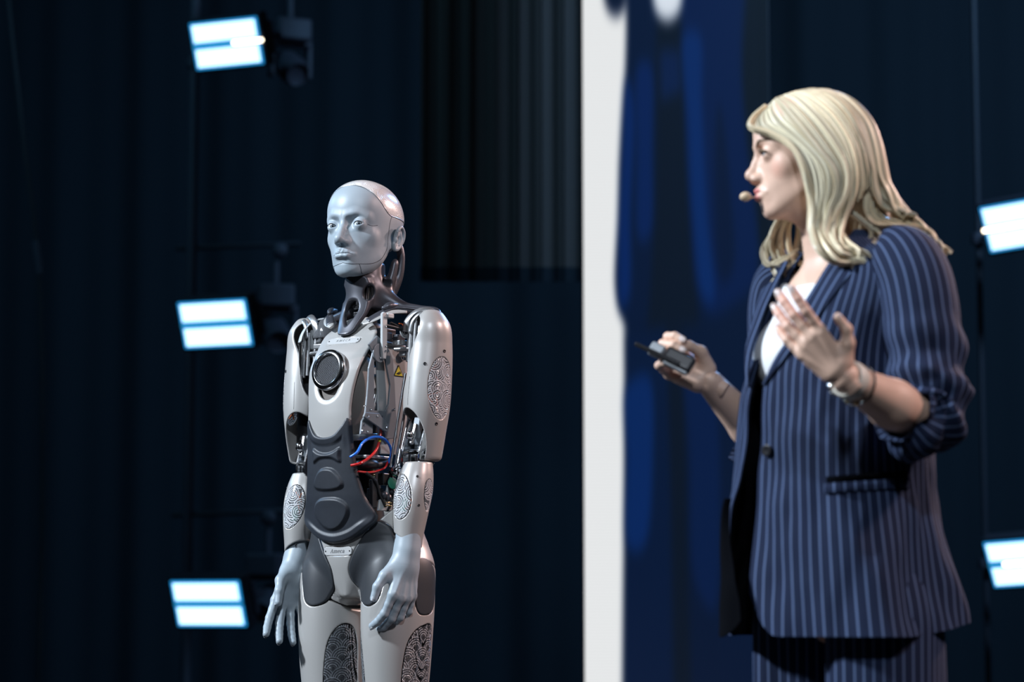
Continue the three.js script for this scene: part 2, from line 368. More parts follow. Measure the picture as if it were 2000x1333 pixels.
// the folded back drape: one continuous cloth
{
  const g = grid(900, 6, (u, v) => {
    const x = mix(-7.5, 7.5, u), a = x * 9 + 1.4 * noise(x * 1.3, 0, 2);
    return [x, mix(0.03, 7.6, v), -11.1 + 0.03 * Math.sin(a) + 0.012 * Math.sin(a * 2.3 + v), x, v * 7.5];
  });
  const o = part(scene, 'back_drape', thick(g, 0.01), M.drape);
  named(o, 'back_drape'); o.userData = { label: 'black floor-length drape closing off the back of the stage', category: 'drape' };
}
// the short pleated curtain beside the LED wall
{
  const o = thing('pleated_curtain', 'short dark pleated curtain hanging above the stage beside the bright screen', 'curtain', [-0.05, 2.69, -7.05]);
  const g = grid(420, 10, (u, v) => {
    const x = mix(-0.46, 0.44, u), a = u * Math.PI * 2 * 7 + 0.5 * noise(u * 9, 0, 4);
    return [x + 0.012 * Math.sin(a * 2), mix(0, 2.5, v), 0.012 * Math.sin(a) + 0.003 * Math.sin(a * 3 + 1), u, v * 2.5];
  });
  part(o, 'cloth', thick(g, 0.006), std([0.10, 0.078, 0.075], 0.95));
  part(o, 'hem', thick(grid(420, 2, (u, v) => { const x = mix(-0.46, 0.44, u), a = u * Math.PI * 2 * 7 + 0.5 * noise(u * 9, 0, 4); return [x + 0.012 * Math.sin(a * 2), mix(-0.08, 0, v), 0.013 * Math.sin(a) + 0.003 * Math.sin(a * 3 + 1)]; }), 0.006), M.drape);
  part(o, 'curtain_rail', rod([-0.5, 2.51, 0], [0.5, 2.51, 0], 0.02), M.rig);
}
// the LED wall with a live close-up: a figure in a navy suit before a bright white backdrop
{
  const W = 0.94, H = 5.0, y0 = 0.12, o = thing('led_screen', 'tall LED wall showing a navy suit close-up against a bright white strip', 'screen', [0.36 + W / 2, 0, -6.05]);
  part(o, 'cabinet', box(W + 0.02, H + 0.04, 0.1, 0.008, [0, y0 + H / 2, -0.06]), M.rigDark);
  for (const x of [-0.3, 0.3]) part(o, 'foot', box(0.08, y0, 0.5, 0.01, [x, y0 / 2, -0.1]), M.rig);
  const pic = canvas(940, 2000, (c, w, h) => {
    // picture coordinates: X 0..940 across, Y in photograph-like units 0..1333 between heights 3.91 m and 0.48 m
    const yy = (py) => h * (1 - (mix(3.909, 0.477, py / 1333) - y0) / H), xx = (px) => (px - 1140) / 361 * w;
    const P = (pts) => { c.beginPath(); pts.forEach(([a, b], i) => (i ? c.lineTo(xx(a), yy(b)) : c.moveTo(xx(a), yy(b)))); c.closePath(); c.fill(); };
    const S = (pts) => { const s = spline(pts.map(([a, b]) => [a, b, 0]), pts.length * 8, true); P(s.map((v) => [v.x, v.y])); };
    c.fillStyle = '#0a1320'; c.fillRect(0, 0, w, h);
    c.fillStyle = '#eef0f1'; c.fillRect(0, 0, xx(1300), h);
    c.filter = 'blur(14px)';
    const body = [[1228, -500], [1228, 40], [1226, 150], [1221, 210], [1216, 270], [1212, 330], [1211, 440], [1206, 500], [1203, 560], [1209, 605], [1219, 640], [1221, 800], [1219, 1000], [1216, 1150], [1213, 1400], [1520, 1400], [1520, 640], [1486, 560], [1480, 450], [1466, 340], [1455, 220], [1450, 120], [1444, 0], [1440, -500]];
    c.fillStyle = '#071530'; P(body);
    c.fillStyle = '#0a1320'; P([[1452, -500], [1445, 0], [1455, 220], [1466, 340], [1480, 450], [1487, 560], [1530, 640], [1530, -500]]);
    c.fillStyle = '#071633'; S([[1228, 60], [1216, 280], [1210, 440], [1203, 560], [1212, 620], [1240, 645], [1268, 620], [1280, 500], [1284, 300], [1282, 100], [1285, -300], [1232, -300]]);
    c.fillStyle = '#08245c'; S([[1226, 150], [1214, 330], [1207, 520], [1212, 610], [1225, 600], [1232, 420], [1240, 200]]);
    c.fillStyle = '#082052'; S([[1250, 120], [1244, 300], [1250, 480], [1268, 470], [1276, 300], [1270, 120]]);
    c.fillStyle = '#0a1424'; P([[1284, 30], [1332, 30], [1338, 200], [1346, 420], [1362, 640], [1262, 660], [1280, 430], [1284, 200]]);
    c.fillStyle = '#0b1d44'; P([[1290, 95], [1328, 95], [1332, 180], [1292, 200]]);
    c.fillStyle = '#071a44'; S([[1335, 40], [1340, 260], [1348, 440], [1362, 580], [1385, 625], [1420, 610], [1470, 560], [1476, 450], [1462, 330], [1450, 160], [1442, -200], [1332, -200]]);
    c.fillStyle = '#08275f'; S([[1340, 60], [1344, 240], [1352, 420], [1372, 590], [1390, 600], [1380, 420], [1372, 200], [1366, 60]]);
    c.fillStyle = '#071533'; S([[1405, 200], [1395, 380], [1408, 560], [1428, 540], [1424, 360]]);
    c.fillStyle = '#dfe8f2'; S([[1284, -60], [1329, -60], [1328, 20], [1306, 37], [1284, 20]]);
    c.fillStyle = '#0a1630'; S([[1188, -120], [1224, -120], [1223, 10], [1206, 28], [1188, 15]]);
    // trousers below
    c.fillStyle = '#071735'; P([[1221, 660], [1300, 650], [1312, 1000], [1322, 1400], [1213, 1400], [1219, 1000]]);
    c.fillStyle = '#08265c'; S([[1224, 760], [1222, 900], [1226, 1080], [1250, 1080], [1272, 900], [1262, 740]]);
    c.fillStyle = '#0a1424'; P([[1300, 640], [1330, 650], [1336, 1000], [1342, 1400], [1308, 1400], [1306, 1000]]);
    c.fillStyle = '#081b42'; S([[1338, 700], [1342, 900], [1352, 1150], [1384, 1200], [1400, 1000], [1384, 760]]);
    c.filter = 'none';
    c.globalAlpha = 0.05; c.fillStyle = '#3f68b8';
    for (let px = 1224; px < 1480; px += 7.2) c.fillRect(xx(px), 0, 4, h);
    c.globalAlpha = 0.05; c.fillStyle = '#000';
    for (let y = 0; y < h; y += 6) c.fillRect(0, y, w, 2);
    c.globalAlpha = 1;
  });
  const mat = new THREE.MeshStandardMaterial({ color: 0x000000, roughness: 0.6, emissive: 0xffffff, emissiveMap: pic, emissiveIntensity: 0.95 });
  part(o, 'screen_face', new THREE.PlaneGeometry(W, H).translate(0, y0 + H / 2, 0.0), mat);
  const l = new THREE.RectAreaLight(0xe8f0ff, 0.5, 0.2, H); l.position.set(-W / 2 + 0.1, y0 + H / 2, 0.02); l.rotation.y = Math.PI; l.name = 'screen_glow'; o.add(l);
}
// strobe panels: two LED fields with a tube between them, yoke and clamp
const ledBlue = new THREE.MeshStandardMaterial({ color: 0x0a0a0a, roughness: 0.4, emissive: new THREE.Color().setRGB(0.62, 1.0, 1.3), emissiveIntensity: 1.7 });
const ledRim = new THREE.MeshStandardMaterial({ color: 0x0a0a0a, roughness: 0.4, emissive: new THREE.Color().setRGB(0.02, 0.36, 0.86), emissiveIntensity: 0.95 });
const tubeOn = new THREE.MeshStandardMaterial({ color: 0x222222, emissive: new THREE.Color().setRGB(1, 0.88, 0.66), emissiveIntensity: 6 });
const tubeDim = new THREE.MeshStandardMaterial({ color: 0x0c0c0c, emissive: new THREE.Color().setRGB(0.02, 0.22, 0.42), emissiveIntensity: 1 });
function strobe(pos, e, lit, label, tint = 1) {
  const o = thing('strobe_light', label, 'stage light', pos, 0, 'strobe panels on the poles at the back of the stage');
  o.rotation.set(R(e[0]), R(e[1]), R(e[2]), 'YXZ');
  part(o, 'housing', [box(0.49, 0.32, 0.1, 0.012, [0, 0, -0.056]), ...[-0.2, -0.1, 0, 0.1, 0.2].map((x) => box(0.012, 0.28, 0.05, 0.003, [x, 0, -0.12]))], M.rigDark);
  for (const s of [1, -1]) {
    part(o, 'led_panel', box(0.424, 0.106, 0.012, 0.005, [0, s * 0.0735, 0.001]), ledBlue);
    part(o, 'diffuser_rim', box(0.452, 0.132, 0.01, 0.005, [0, s * 0.0735, 0]), ledRim);
  }
  part(o, 'strobe_tube', rod([-0.225, 0, 0.006], [0.225, 0, 0.006], 0.0075), tubeDim);
  if (lit) part(o, 'lit_tube', rod([mix(-0.225, 0.232, lit[0]), 0, 0.0085], [mix(-0.225, 0.236, lit[1]), 0, 0.0085], 0.011), tubeOn);
  for (const s of [1, -1]) part(o, 'yoke_arm', box(0.012, 0.2, 0.04, 0.003, [s * 0.254, -0.0, -0.1]), M.rig);
  part(o, 'yoke', [box(0.52, 0.012, 0.04, 0.003, [0, 0.0, -0.2]), box(0.012, 0.04, 0.12, 0.003, [0.254, 0, -0.15]), box(0.012, 0.04, 0.12, 0.003, [-0.254, 0, -0.15])], M.rig);
  const l = new THREE.RectAreaLight(0x8fc8ff, 1.5 * tint, 0.45, 0.27); l.position.set(0, 0, 0.03); l.rotation.y = Math.PI; l.name = 'strobe_glow'; o.add(l);
  return o;
}
strobe([-1.688, 4.162, -8], [21, -23, 0], [0.6, 1.02], 'highest strobe panel on the pole behind the robot, its tube half lit');
strobe([-1.732, 2.492, -8], [21, -23, 0], null, 'middle strobe panel on the pole behind the robot');
strobe([-1.748, 0.869, -8], [21, -23, 0], null, 'lowest strobe panel on the pole behind the robot, beside its hanging hand');
strobe([2.97, 3.08, -8], [21, -40, 3.2], [-0.02, 1.02], 'upper strobe panel on the pole behind the woman, its whole tube lit');
strobe([2.95, 1.105, -8], [21, -40, 3.2], [0.22, 1.02], 'lower strobe panel on the pole behind the woman');
function mast(x, z, label, r = 0.032) {
  const o = thing('lighting_pole', label, 'pole', [x, 0, z]);
  part(o, 'tube', rod([0, 0.02, 0], [0, 7.4, 0], r), r > 0.03 ? M.rig : M.rigDark);
  part(o, 'base_plate', lathe([[0, 0], [0.25, 0], [0.25, 0.015], [0.06, 0.02], [0.05, 0.06], [0, 0.06]], [0, 1, 0], [0, 0, 0]), M.rigDark);
  return o;
}
const leftMast = mast(-1.945, -8.52, 'dark steel pole carrying the three strobe panels behind the robot');
const rightMast = mast(2.84, -8.55, 'thin dark pole carrying the two strobe panels behind the woman', 0.018);
for (const [m, ys] of [[leftMast, [4.16, 2.5, 0.87]], [rightMast, [3.08, 1.11]]]) for (const y of ys) part(m, 'clamp', [lathe([[0.036, -0.03], [0.046, -0.03], [0.046, 0.03], [0.036, 0.03]], [0, 1, 0], [0, y, 0]), rod([0, y, 0.03], [0.03, y, 0.09], 0.014)], M.rig);
for (const y of [4.66, 3.02, 1.4]) part(leftMast, 'cross_arm', rod([-0.1, y, -0.02], [0.66, y + 0.03, -0.02], 0.016), M.rigDark);
// unlit moving-head lamps hanging between the strobe panels
function movingHead(pos, turn, label) {
  const o = thing('moving_head_lamp', label, 'stage light', pos, R(turn), 'unlit moving heads between the strobe panels');
  part(o, 'base', box(0.22, 0.14, 0.2, 0.02, [0, 0.0, 0]), M.rig);
  part(o, 'yoke', [box(0.03, 0.24, 0.07, 0.01, [-0.12, -0.17, 0]), box(0.03, 0.24, 0.07, 0.01, [0.12, -0.17, 0]), box(0.26, 0.03, 0.08, 0.01, [0, -0.075, 0])], M.rig);
  part(o, 'lamp_head', lathe([[0, -0.12], [0.06, -0.12], [0.085, -0.06], [0.09, 0.06], [0.075, 0.13], [0.07, 0.13], [0.068, 0.11], [0, 0.105]], [0.1, -0.5, 0.8], [0, -0.22, 0]), M.rig);
  part(o, 'hanging_clamp', [rod([0, 0.06, 0], [0, 0.22, 0], 0.02), lathe([[0, -0.02], [0.045, -0.02], [0.045, 0.02], [0.012, 0.024], [0, 0.024]], [0, 0, 1], [0.02, 0.28, 0.04])], M.rig);
  return o;
}
movingHead([-1.43, 2.72, -8.52], 10, 'unlit moving-head lamp hanging just above the middle strobe panel');
movingHead([-1.46, 1.1, -8.52], -20, 'unlit moving-head lamp hanging just above the lowest strobe panel');
movingHead([-1.36, 4.36, -8.52], 25, 'unlit moving-head lamp hanging beside the highest strobe panel');
{
  const o = thing('hanging_cable', 'slack dark cable running down from the rig left of the lighting pole', 'cable', [-2.77, 0, -8]);
  part(o, 'cable_run', hose([[-0.4, 7.4, 0], [-0.26, 4.9, 0], [-0.12, 3.7, 0], [0, 2.83, 0], [0.05, 1.6, 0], [0.05, 0.012, 0]], 0.012, 60, 8), M.cable);
  part(o, 'connector', rod([-0.02, 2.98, 0], [0.01, 2.78, 0], 0.022), M.rig);
}

// ================================================================ shapes shared by the robot and the woman
// A head: eye level at y = 0, face along +z. Returns the field of the skin; the eyeballs are meshes of their own.
function headField(o = {}) {
  const tip = o.tip ?? 0, ex = o.eyeX ?? 0.0345, ez = o.eyeZ ?? 0.0725, open = o.open ?? 0.0045, mouth = o.mouth ?? 0;
  const M2 = (f) => mirX(f);
  let f = U(0.03, ell([0, 0.032, -0.02], [0.081, 0.088, 0.103]), ell([0, -0.025, 0.022], [0.067, 0.092, 0.066]), ell([0, 0.048, 0.028], [0.065, 0.056, 0.062]));
  f = U(0.022, f, ell([0, -0.072, 0.036], [0.044, 0.045, 0.05]), M2(chain([[0.061, -0.042, -0.012, 0.012], [0.049, -0.073, 0.014, 0.0115], [0.02, -0.102, 0.062, 0.012]])));
  f = U(0.014, f, ell([0, -0.104, 0.072], [0.019, 0.014, 0.014]), M2(ell([0.044, -0.026, 0.047], [0.02, 0.02, 0.016])), ell([0, -0.074, 0.074], [0.026, 0.024, 0.017]));
  f = U(0.014, f, M2(chain([[0.006, 0.017, 0.083, 0.009], [0.025, 0.021, 0.079, 0.0095], [0.047, 0.015, 0.062, 0.009]])));
  // sockets, then lids over the eyeballs
  f = cut(f, M2(ell([ex - 0.001, 0.004, 0.094], [0.021, 0.0125, 0.0185])), 0.011);
  f = cut(f, M2(ell([0.017, 0.0, 0.098], [0.007, 0.011, 0.012])), 0.012);
  f = U(0.006, f, M2(sph([ex, -0.0005, ez], 0.0158)));
  // nose
  const nose = U(0.009, chain([[0, 0.012, 0.0845, 0.0065], [0, -0.012, 0.094, 0.0072], [0, -0.036 + tip, 0.107 - tip, 0.0085]], 0.004), sph([0, -0.039 + tip, 0.1085 - tip * 0.6], 0.0095), M2(ell([0.0115, -0.0435, 0.0965], [0.0068, 0.0068, 0.009])), M2(cap([0.005, -0.02, 0.084], [0.011, -0.042, 0.088], 0.007, 0.0075)));
  f = U(0.008, f, nose);
  f = cut(f, M2(ell([0.0063, -0.0505, 0.1015], [0.0036, 0.004, 0.0055])), 0.002);
  // mouth: upper lip with a bow, fuller lower lip, the line between
  const my = -0.0705, dz = -0.001;
  const up = U(0.003, M2(chain([[0.0045, my + 0.0055 + mouth * 0.3, 0.0965 + dz, 0.005], [0.013, my + 0.004 + mouth * 0.3, 0.0925 + dz, 0.0039], [0.0262, my - 0.0005, 0.0805 + dz, 0.0016]], 0.004)));
  const low = U(0.003, M2(chain([[0, my - 0.0055 - mouth, 0.0955 + dz, 0.0066], [0.012, my - 0.0055 - mouth * 0.8, 0.0925 + dz, 0.0058], [0.0252, my - 0.0015, 0.081 + dz, 0.002]], 0.004)));
  f = U(0.0065, f, up, low);
  f = cut(f, M2(chain([[0, my - mouth * 0.3, 0.1015, 0.0009 + mouth * 0.7], [0.014, my - 0.0005, 0.0975, 0.0008 + mouth * 0.4], [0.021, my - 0.001, 0.0915, 0.0006]])), 0.0015);
  f = cut(f, M2(ell([0, -0.057, 0.1005], [0.0035, 0.007, 0.005])), 0.004);
  f = cut(f, ell([0, -0.0885, 0.0975], [0.02, 0.005, 0.007]), 0.008);
  // almond openings of the lids
  f = cut(f, M2(placed(both(sph([0, open - 0.022, 0], 0.022), sph([0, 0.022 - open, 0], 0.022), 0.0012), [ex + 0.0008, -0.0008, ez + 0.012], [0, 18, 3])), 0.0012);
  return f;
}
// an ear on the +x side, centred on its hole
function earField() {
  const rimPts = [[0.004, 0.001, 0.008, 0.0026], [0.008, 0.016, 0.013, 0.0034], [0.011, 0.028, 0.003, 0.0037], [0.014, 0.022, -0.013, 0.0036], [0.015, 0.006, -0.018, 0.0034], [0.012, -0.011, -0.014, 0.0032], [0.008, -0.023, -0.005, 0.0045], [0.004, -0.026, 0.003, 0.0042], [0.002, -0.016, 0.009, 0.0036]];
  let f = U(0.006, ell([0.003, 0.0, -0.003], [0.0065, 0.027, 0.0165]), vine(rimPts, 30, 0.002));
  f = U(0.004, f, vine([[0.009, 0.016, -0.004, 0.0028], [0.0105, 0.003, -0.010, 0.003], [0.009, -0.012, -0.006, 0.0028]], 10), ell([0.0065, -0.006, 0.0095], [0.004, 0.005, 0.003]));
  return cut(f, ell([0.012, -0.003, 0.001], [0.009, 0.0095, 0.0065]), 0.004);
}
// A hand: wrist at the origin, fingers along +y, palm towards +z, thumb at +x.
// bends: for index, middle, ring, little finger [knuckle, middle joint, end joint, spread] in degrees; thumb: points
function handField({ bends, thumb, scale = 1, wrist = [0.026, 0.02] }) {
  const base = [[0.0285, 0.088, -0.001], [0.0095, 0.092, -0.003], [-0.0095, 0.089, -0.002], [-0.027, 0.081, 0.001]], len = [[0.043, 0.026, 0.02], [0.047, 0.03, 0.021], [0.043, 0.028, 0.021], [0.034, 0.02, 0.018]], rad = [0.0094, 0.0096, 0.0092, 0.0082];
  const fingers = [], nails = [], tips = [];
  for (let i = 0; i < 4; i++) {
    const [b1, b2, b3, sp] = bends[i], pts = [[...base[i], rad[i] * 1.1]]; let p = base[i].slice(), a = 0;
    for (let k = 0; k < 3; k++) {
      a += R([b1, b2, b3][k]); const L = len[i][k], s = Math.sin(R(sp)), c = Math.cos(R(sp));
      p = [p[0] + s * Math.cos(a) * L, p[1] + c * Math.cos(a) * L, p[2] + Math.sin(a) * L];
      const q0 = pts[pts.length - 1], r1 = rad[i] * [1.0, 0.93, 0.82][k];
      pts.push([(q0[0] + p[0]) / 2, (q0[1] + p[1]) / 2, (q0[2] + p[2]) / 2, Math.min(q0[3], r1) * (k === 2 ? 1.02 : 0.985)]);
      pts.push([...p, r1]);
    }
    fingers.push(chain(pts, 0.003));
    const q = pts[4], t = pts[6], d = V(t[0] - q[0], t[1] - q[1], t[2] - q[2]).normalize(), side = V(Math.cos(R(sp)), -Math.sin(R(sp)), 0), n = d.clone().cross(side).normalize();
    if (n.z > 0 && a < 1.5) n.negate();
    nails.push({ p: V(t[0], t[1], t[2]).addScaledVector(n, rad[i] * 0.72), d, n, r: rad[i] }); tips.push(t);
  }
  const T = thumb ?? [[0.022, 0.018, 0.006, 0.0155], [0.042, 0.046, 0.014, 0.0125], [0.052, 0.073, 0.02, 0.0098], [0.056, 0.098, 0.022, 0.0082]];
  const th = chain(T, 0.006), q = T[2], t = T[3], d = V(t[0] - q[0], t[1] - q[1], t[2] - q[2]).normalize(), n = V(1, 0, -0.6).addScaledVector(d, -V(1, 0, -0.6).dot(d)).normalize();
  nails.push({ p: V(t[0], t[1], t[2]).addScaledVector(n, 0.0066), d, n, r: 0.0092 });
  const palm = U(0.016, cap([0, -0.03, 0], [0, 0.012, 0], wrist[0] * 0.75, wrist[0] * 0.78), cap([0.013, 0.02, 0.001], [0.027, 0.084, -0.001], 0.0145, 0.0118), cap([0.004, 0.02, 0], [0.0095, 0.088, -0.003], 0.015, 0.012), cap([-0.006, 0.02, 0], [-0.0095, 0.085, -0.002], 0.015, 0.0118), cap([-0.014, 0.02, 0.002], [-0.026, 0.077, 0.001], 0.0145, 0.011), cap([-0.018, 0.025, 0.006], [-0.022, 0.055, 0.006], 0.011, 0.009));
  const tendon = min(...[0, 1, 2, 3].map((i) => cap([base[i][0] * 0.45, 0.03, -0.0135], [base[i][0], base[i][1] - 0.006, base[i][2] - 0.0105], 0.0018, 0.0026)));
  const f = (x, y, z) => {
    let b = smin(palm(x, y, z), th(x, y, z), 0.013);
    b = smin(b, tendon(x, y, z), 0.006);
    let g = 1e9; for (const h of fingers) g = Math.min(g, h(x, y, z));
    return smin(b, g, 0.007);
  };
  f.nails = nails; f.tips = tips;
  return f;
}
const handBox = [[-0.06, -0.035, -0.04], [0.09, 0.2, 0.11]];
// a nail: a small curved shell lying on a fingertip
function nailGeo(n, size = 1) {
  const s = n.d.clone().cross(n.n).normalize(), w = n.r * 0.62 * size, l = n.r * 0.8 * size;
  const g = grid(6, 6, (u, v) => {
    const a = (u - 0.5) * 2, b = (v - 0.5) * 2, k = 1 - 0.25 * b * b * (b > 0 ? 1 : 0.4), p = n.p.clone().addScaledVector(s, a * w * k).addScaledVector(n.d, b * l - 0.001).addScaledVector(n.n, 0.0022 - 0.0035 * a * a - 0.001 * b * b);
    return [p.x, p.y, p.z];
  });
  return thick(g, 0.0012);
}
// rotation that takes a hand's own axes to the wanted finger direction and palm direction
function handTurn(fingers, palm) {
  const y = V(...fingers).normalize(), z = V(...palm).addScaledVector(y, -V(...palm).dot(y)).normalize(), x = y.clone().cross(z);
  return new THREE.Matrix4().makeBasis(x, y, z);
}

// ================================================================ the robot's fields, x to its left, z forward, metres
const sym = (half_) => [...half_, ...half_.filter(([x]) => x > 1e-6).reverse().map(([x, y]) => [-x, y])];
const BOT = { yaw: -36 };
const botLegs = {
  pelvis: loft([[0.85, 0, 0.03, 0.03, 0.05], [0.90, 0, 0.012, 0.08, 0.085], [0.95, 0, -0.004, 0.138, 0.112], [1.0, 0, -0.008, 0.15, 0.116], [1.05, 0, -0.004, 0.142, 0.11], [1.1, 0, 0.004, 0.13, 0.096]], 0.01),
  thigh: loft([[0.46, 0.092, 0.0, 0.052, 0.06], [0.55, 0.096, 0.0, 0.066, 0.075], [0.65, 0.098, 0.0, 0.077, 0.088], [0.75, 0.1, 0.0, 0.082, 0.096], [0.85, 0.1, -0.004, 0.084, 0.1], [0.93, 0.098, -0.01, 0.08, 0.098], [1.0, 0.09, -0.015, 0.058, 0.08]], 0.02),
};
const botLower = (x, y, z) => smin(botLegs.pelvis(x, y, z), botLegs.thigh(Math.abs(x), y, z), 0.018);
const botArm = {
  upper: loft([[1.185, 0.193, 0.0, 0.034, 0.042, 2.4], [1.25, 0.194, 0, 0.046, 0.055], [1.32, 0.195, -0.003, 0.055, 0.062], [1.40, 0.197, -0.008, 0.056, 0.061], [1.47, 0.199, -0.012, 0.053, 0.056], [1.52, 0.201, -0.012, 0.046, 0.05], [1.557, 0.204, -0.012, 0.02, 0.026]], 0.012),
  fore: loft([[0.965, 0.185, 0.055, 0.031, 0.035], [1.0, 0.185, 0.052, 0.034, 0.037], [1.06, 0.186, 0.045, 0.042, 0.044], [1.11, 0.187, 0.036, 0.0455, 0.0475], [1.15, 0.188, 0.028, 0.041, 0.044], [1.182, 0.189, 0.02, 0.033, 0.036]], 0.004),
};

// ================================================================ the robot
const cloudy = noiseTexture(256, [[6, 1], [16, 0.7], [48, 0.5], [128, 0.3]], 0.78, 1.0, [4, 4]);
const smudges = noiseTexture(256, [[3, 1], [7, 0.8], [20, 0.5], [64, 0.4], [128, 0.3]], 0.55, 1.05, [5, 5]);
const fineBump = noiseTexture(256, [[64, 1], [128, 1]], 0, 1, [14, 14]);
// nested rings that overlap like fish scales: relief moulded into the clear covers
const ringMap = (low, high) => canvas(1024, 1024, (c, w, h) => {
  c.fillStyle = low; c.fillRect(0, 0, w, h);
  let s = 3; const r = () => { s = (s * 16807) % 2147483647; return s / 2147483647; }, disc = [];
  for (let i = 0; i < 60; i++) disc.push([r() * w, r() * h, 90 + r() * 80]);
  for (const [x, y, rad] of disc) for (const ox of [-w, 0, w]) for (const oy of [-h, 0, h]) {
    if (x + ox < -rad || x + ox > w + rad || y + oy < -rad || y + oy > h + rad) continue;
    for (let q = rad, k = 0; q > 6; q -= 17, k++) { c.beginPath(); c.arc(x + ox, y + oy, q, 0, Math.PI * 2); c.fillStyle = k % 2 ? low : high; c.fill(); }
  }
}, false, [6.25, 6.25]);
const ringRelief = ringMap('#000', '#fff');
// the same rings in even rows, for the large thigh windows
const ringRows = (low, high) => canvas(1024, 1024, (c, w, h) => {
  c.fillStyle = low; c.fillRect(0, 0, w, h);
  const n = 4, d = w / n, rad = d * 0.62;
  for (let j = -1; j <= n * 2 + 1; j++) for (let i = -1; i <= n; i++) {
    const x = (i + (j % 2 ? 0.5 : 0)) * d, y = j * d / 2;
    for (let q = rad, k = 0; q > rad * 0.28; q -= rad * 0.09, k++) { c.beginPath(); c.arc(x, y, q, 0, Math.PI * 2); c.fillStyle = k % 2 ? low : high; c.fill(); }
    c.beginPath(); c.arc(x, y, rad * 0.26, 0, Math.PI * 2); c.fillStyle = low; c.fill();
  }
}, false, [1 / 0.2, 1 / 0.2]);
const ringClear = ringMap('#ffffff', '#888888');
const B = {
  shell: std([0.42, 0.41, 0.395], 0.37, 0.3, { bumpMap: fineBump, bumpScale: 0.00002 }),
  skin: std([0.30, 0.355, 0.395], 0.45, 0, { bumpMap: fineBump, bumpScale: 0.00005 }),
  seam: std([0.02, 0.024, 0.03], 0.7), gun: std([0.062, 0.064, 0.076], 0.38, 0.5), rubber: std([0.023, 0.028, 0.038], 0.5, 0, { map: smudges, bumpMap: cloudy, bumpScale: 0.0003 }),
  pad: std([0.03, 0.034, 0.04], 0.45), dark: std([0.012, 0.013, 0.016], 0.45, 0.2), black: std([0.008, 0.008, 0.01], 0.35), chrome: std([0.72, 0.73, 0.75], 0.14, 1), alu: std([0.5, 0.51, 0.52], 0.3, 0.85),
  panel: std([0.42, 0.44, 0.445], 0.5, 0.1), grey: std([0.17, 0.19, 0.21], 0.5, 0.2), taupe: std([0.16, 0.14, 0.125], 0.55, 0.1), white: std([0.75, 0.76, 0.74], 0.4), nail: std([0.5, 0.53, 0.56], 0.2, 0, { clearcoat: 0.6 }),
  blue: std([0.02, 0.16, 0.72], 0.25, 0, { clearcoat: 0.5 }), red: std([0.5, 0.012, 0.012], 0.25, 0, { clearcoat: 0.5 }), orange: std([0.75, 0.17, 0.03], 0.4), yellow: std([0.85, 0.68, 0.02], 0.5), green: std([0.01, 0.16, 0.10], 0.35), brass: std([0.65, 0.5, 0.24], 0.3, 1),
  clear: new THREE.MeshPhysicalMaterial({ color: 0xf4f5f7, roughness: 0.1, metalness: 0, transmission: 0.95, transmissionMap: ringClear, thickness: 0, ior: 1.5, bumpMap: ringRelief, bumpScale: 0.0016 }),
  matte: std([0.006, 0.006, 0.007], 1, 0, { specularIntensity: 0.1 }),
  bars: std([0.13, 0.135, 0.145], 0.5, 0.8),
  tag: std([0.55, 0.55, 0.545], 0.4, 0.3),
  rowClear: new THREE.MeshPhysicalMaterial({ color: 0xdfe2e6, roughness: 0.16, transmission: 0.97, transmissionMap: ringRows('#ffffff', '#b0b0b0'), thickness: 0, ior: 1.55, bumpMap: ringRows('#000', '#fff'), bumpScale: 0.0018 }),
  engraved: std([0.2, 0.205, 0.21], 0.4, 0.6),
  cap: new THREE.MeshPhysicalMaterial({ color: new THREE.Color().setRGB(0.8, 0.8, 0.79), roughness: 0.2, metalness: 0.1, bumpMap: ringRelief, bumpScale: 0.003, clearcoat: 0.7, clearcoatRoughness: 0.12 }),
  smoke: new THREE.MeshPhysicalMaterial({ color: 0x9a9ca0, roughness: 0.1, transmission: 0.75, thickness: 0, ior: 1.45 }),
};
const robot = thing('humanoid_robot', 'silver humanoid robot with a grey-blue human-like face and dark ribbed belly pad', 'robot', [-0.362, 0, 0], R(BOT.yaw));


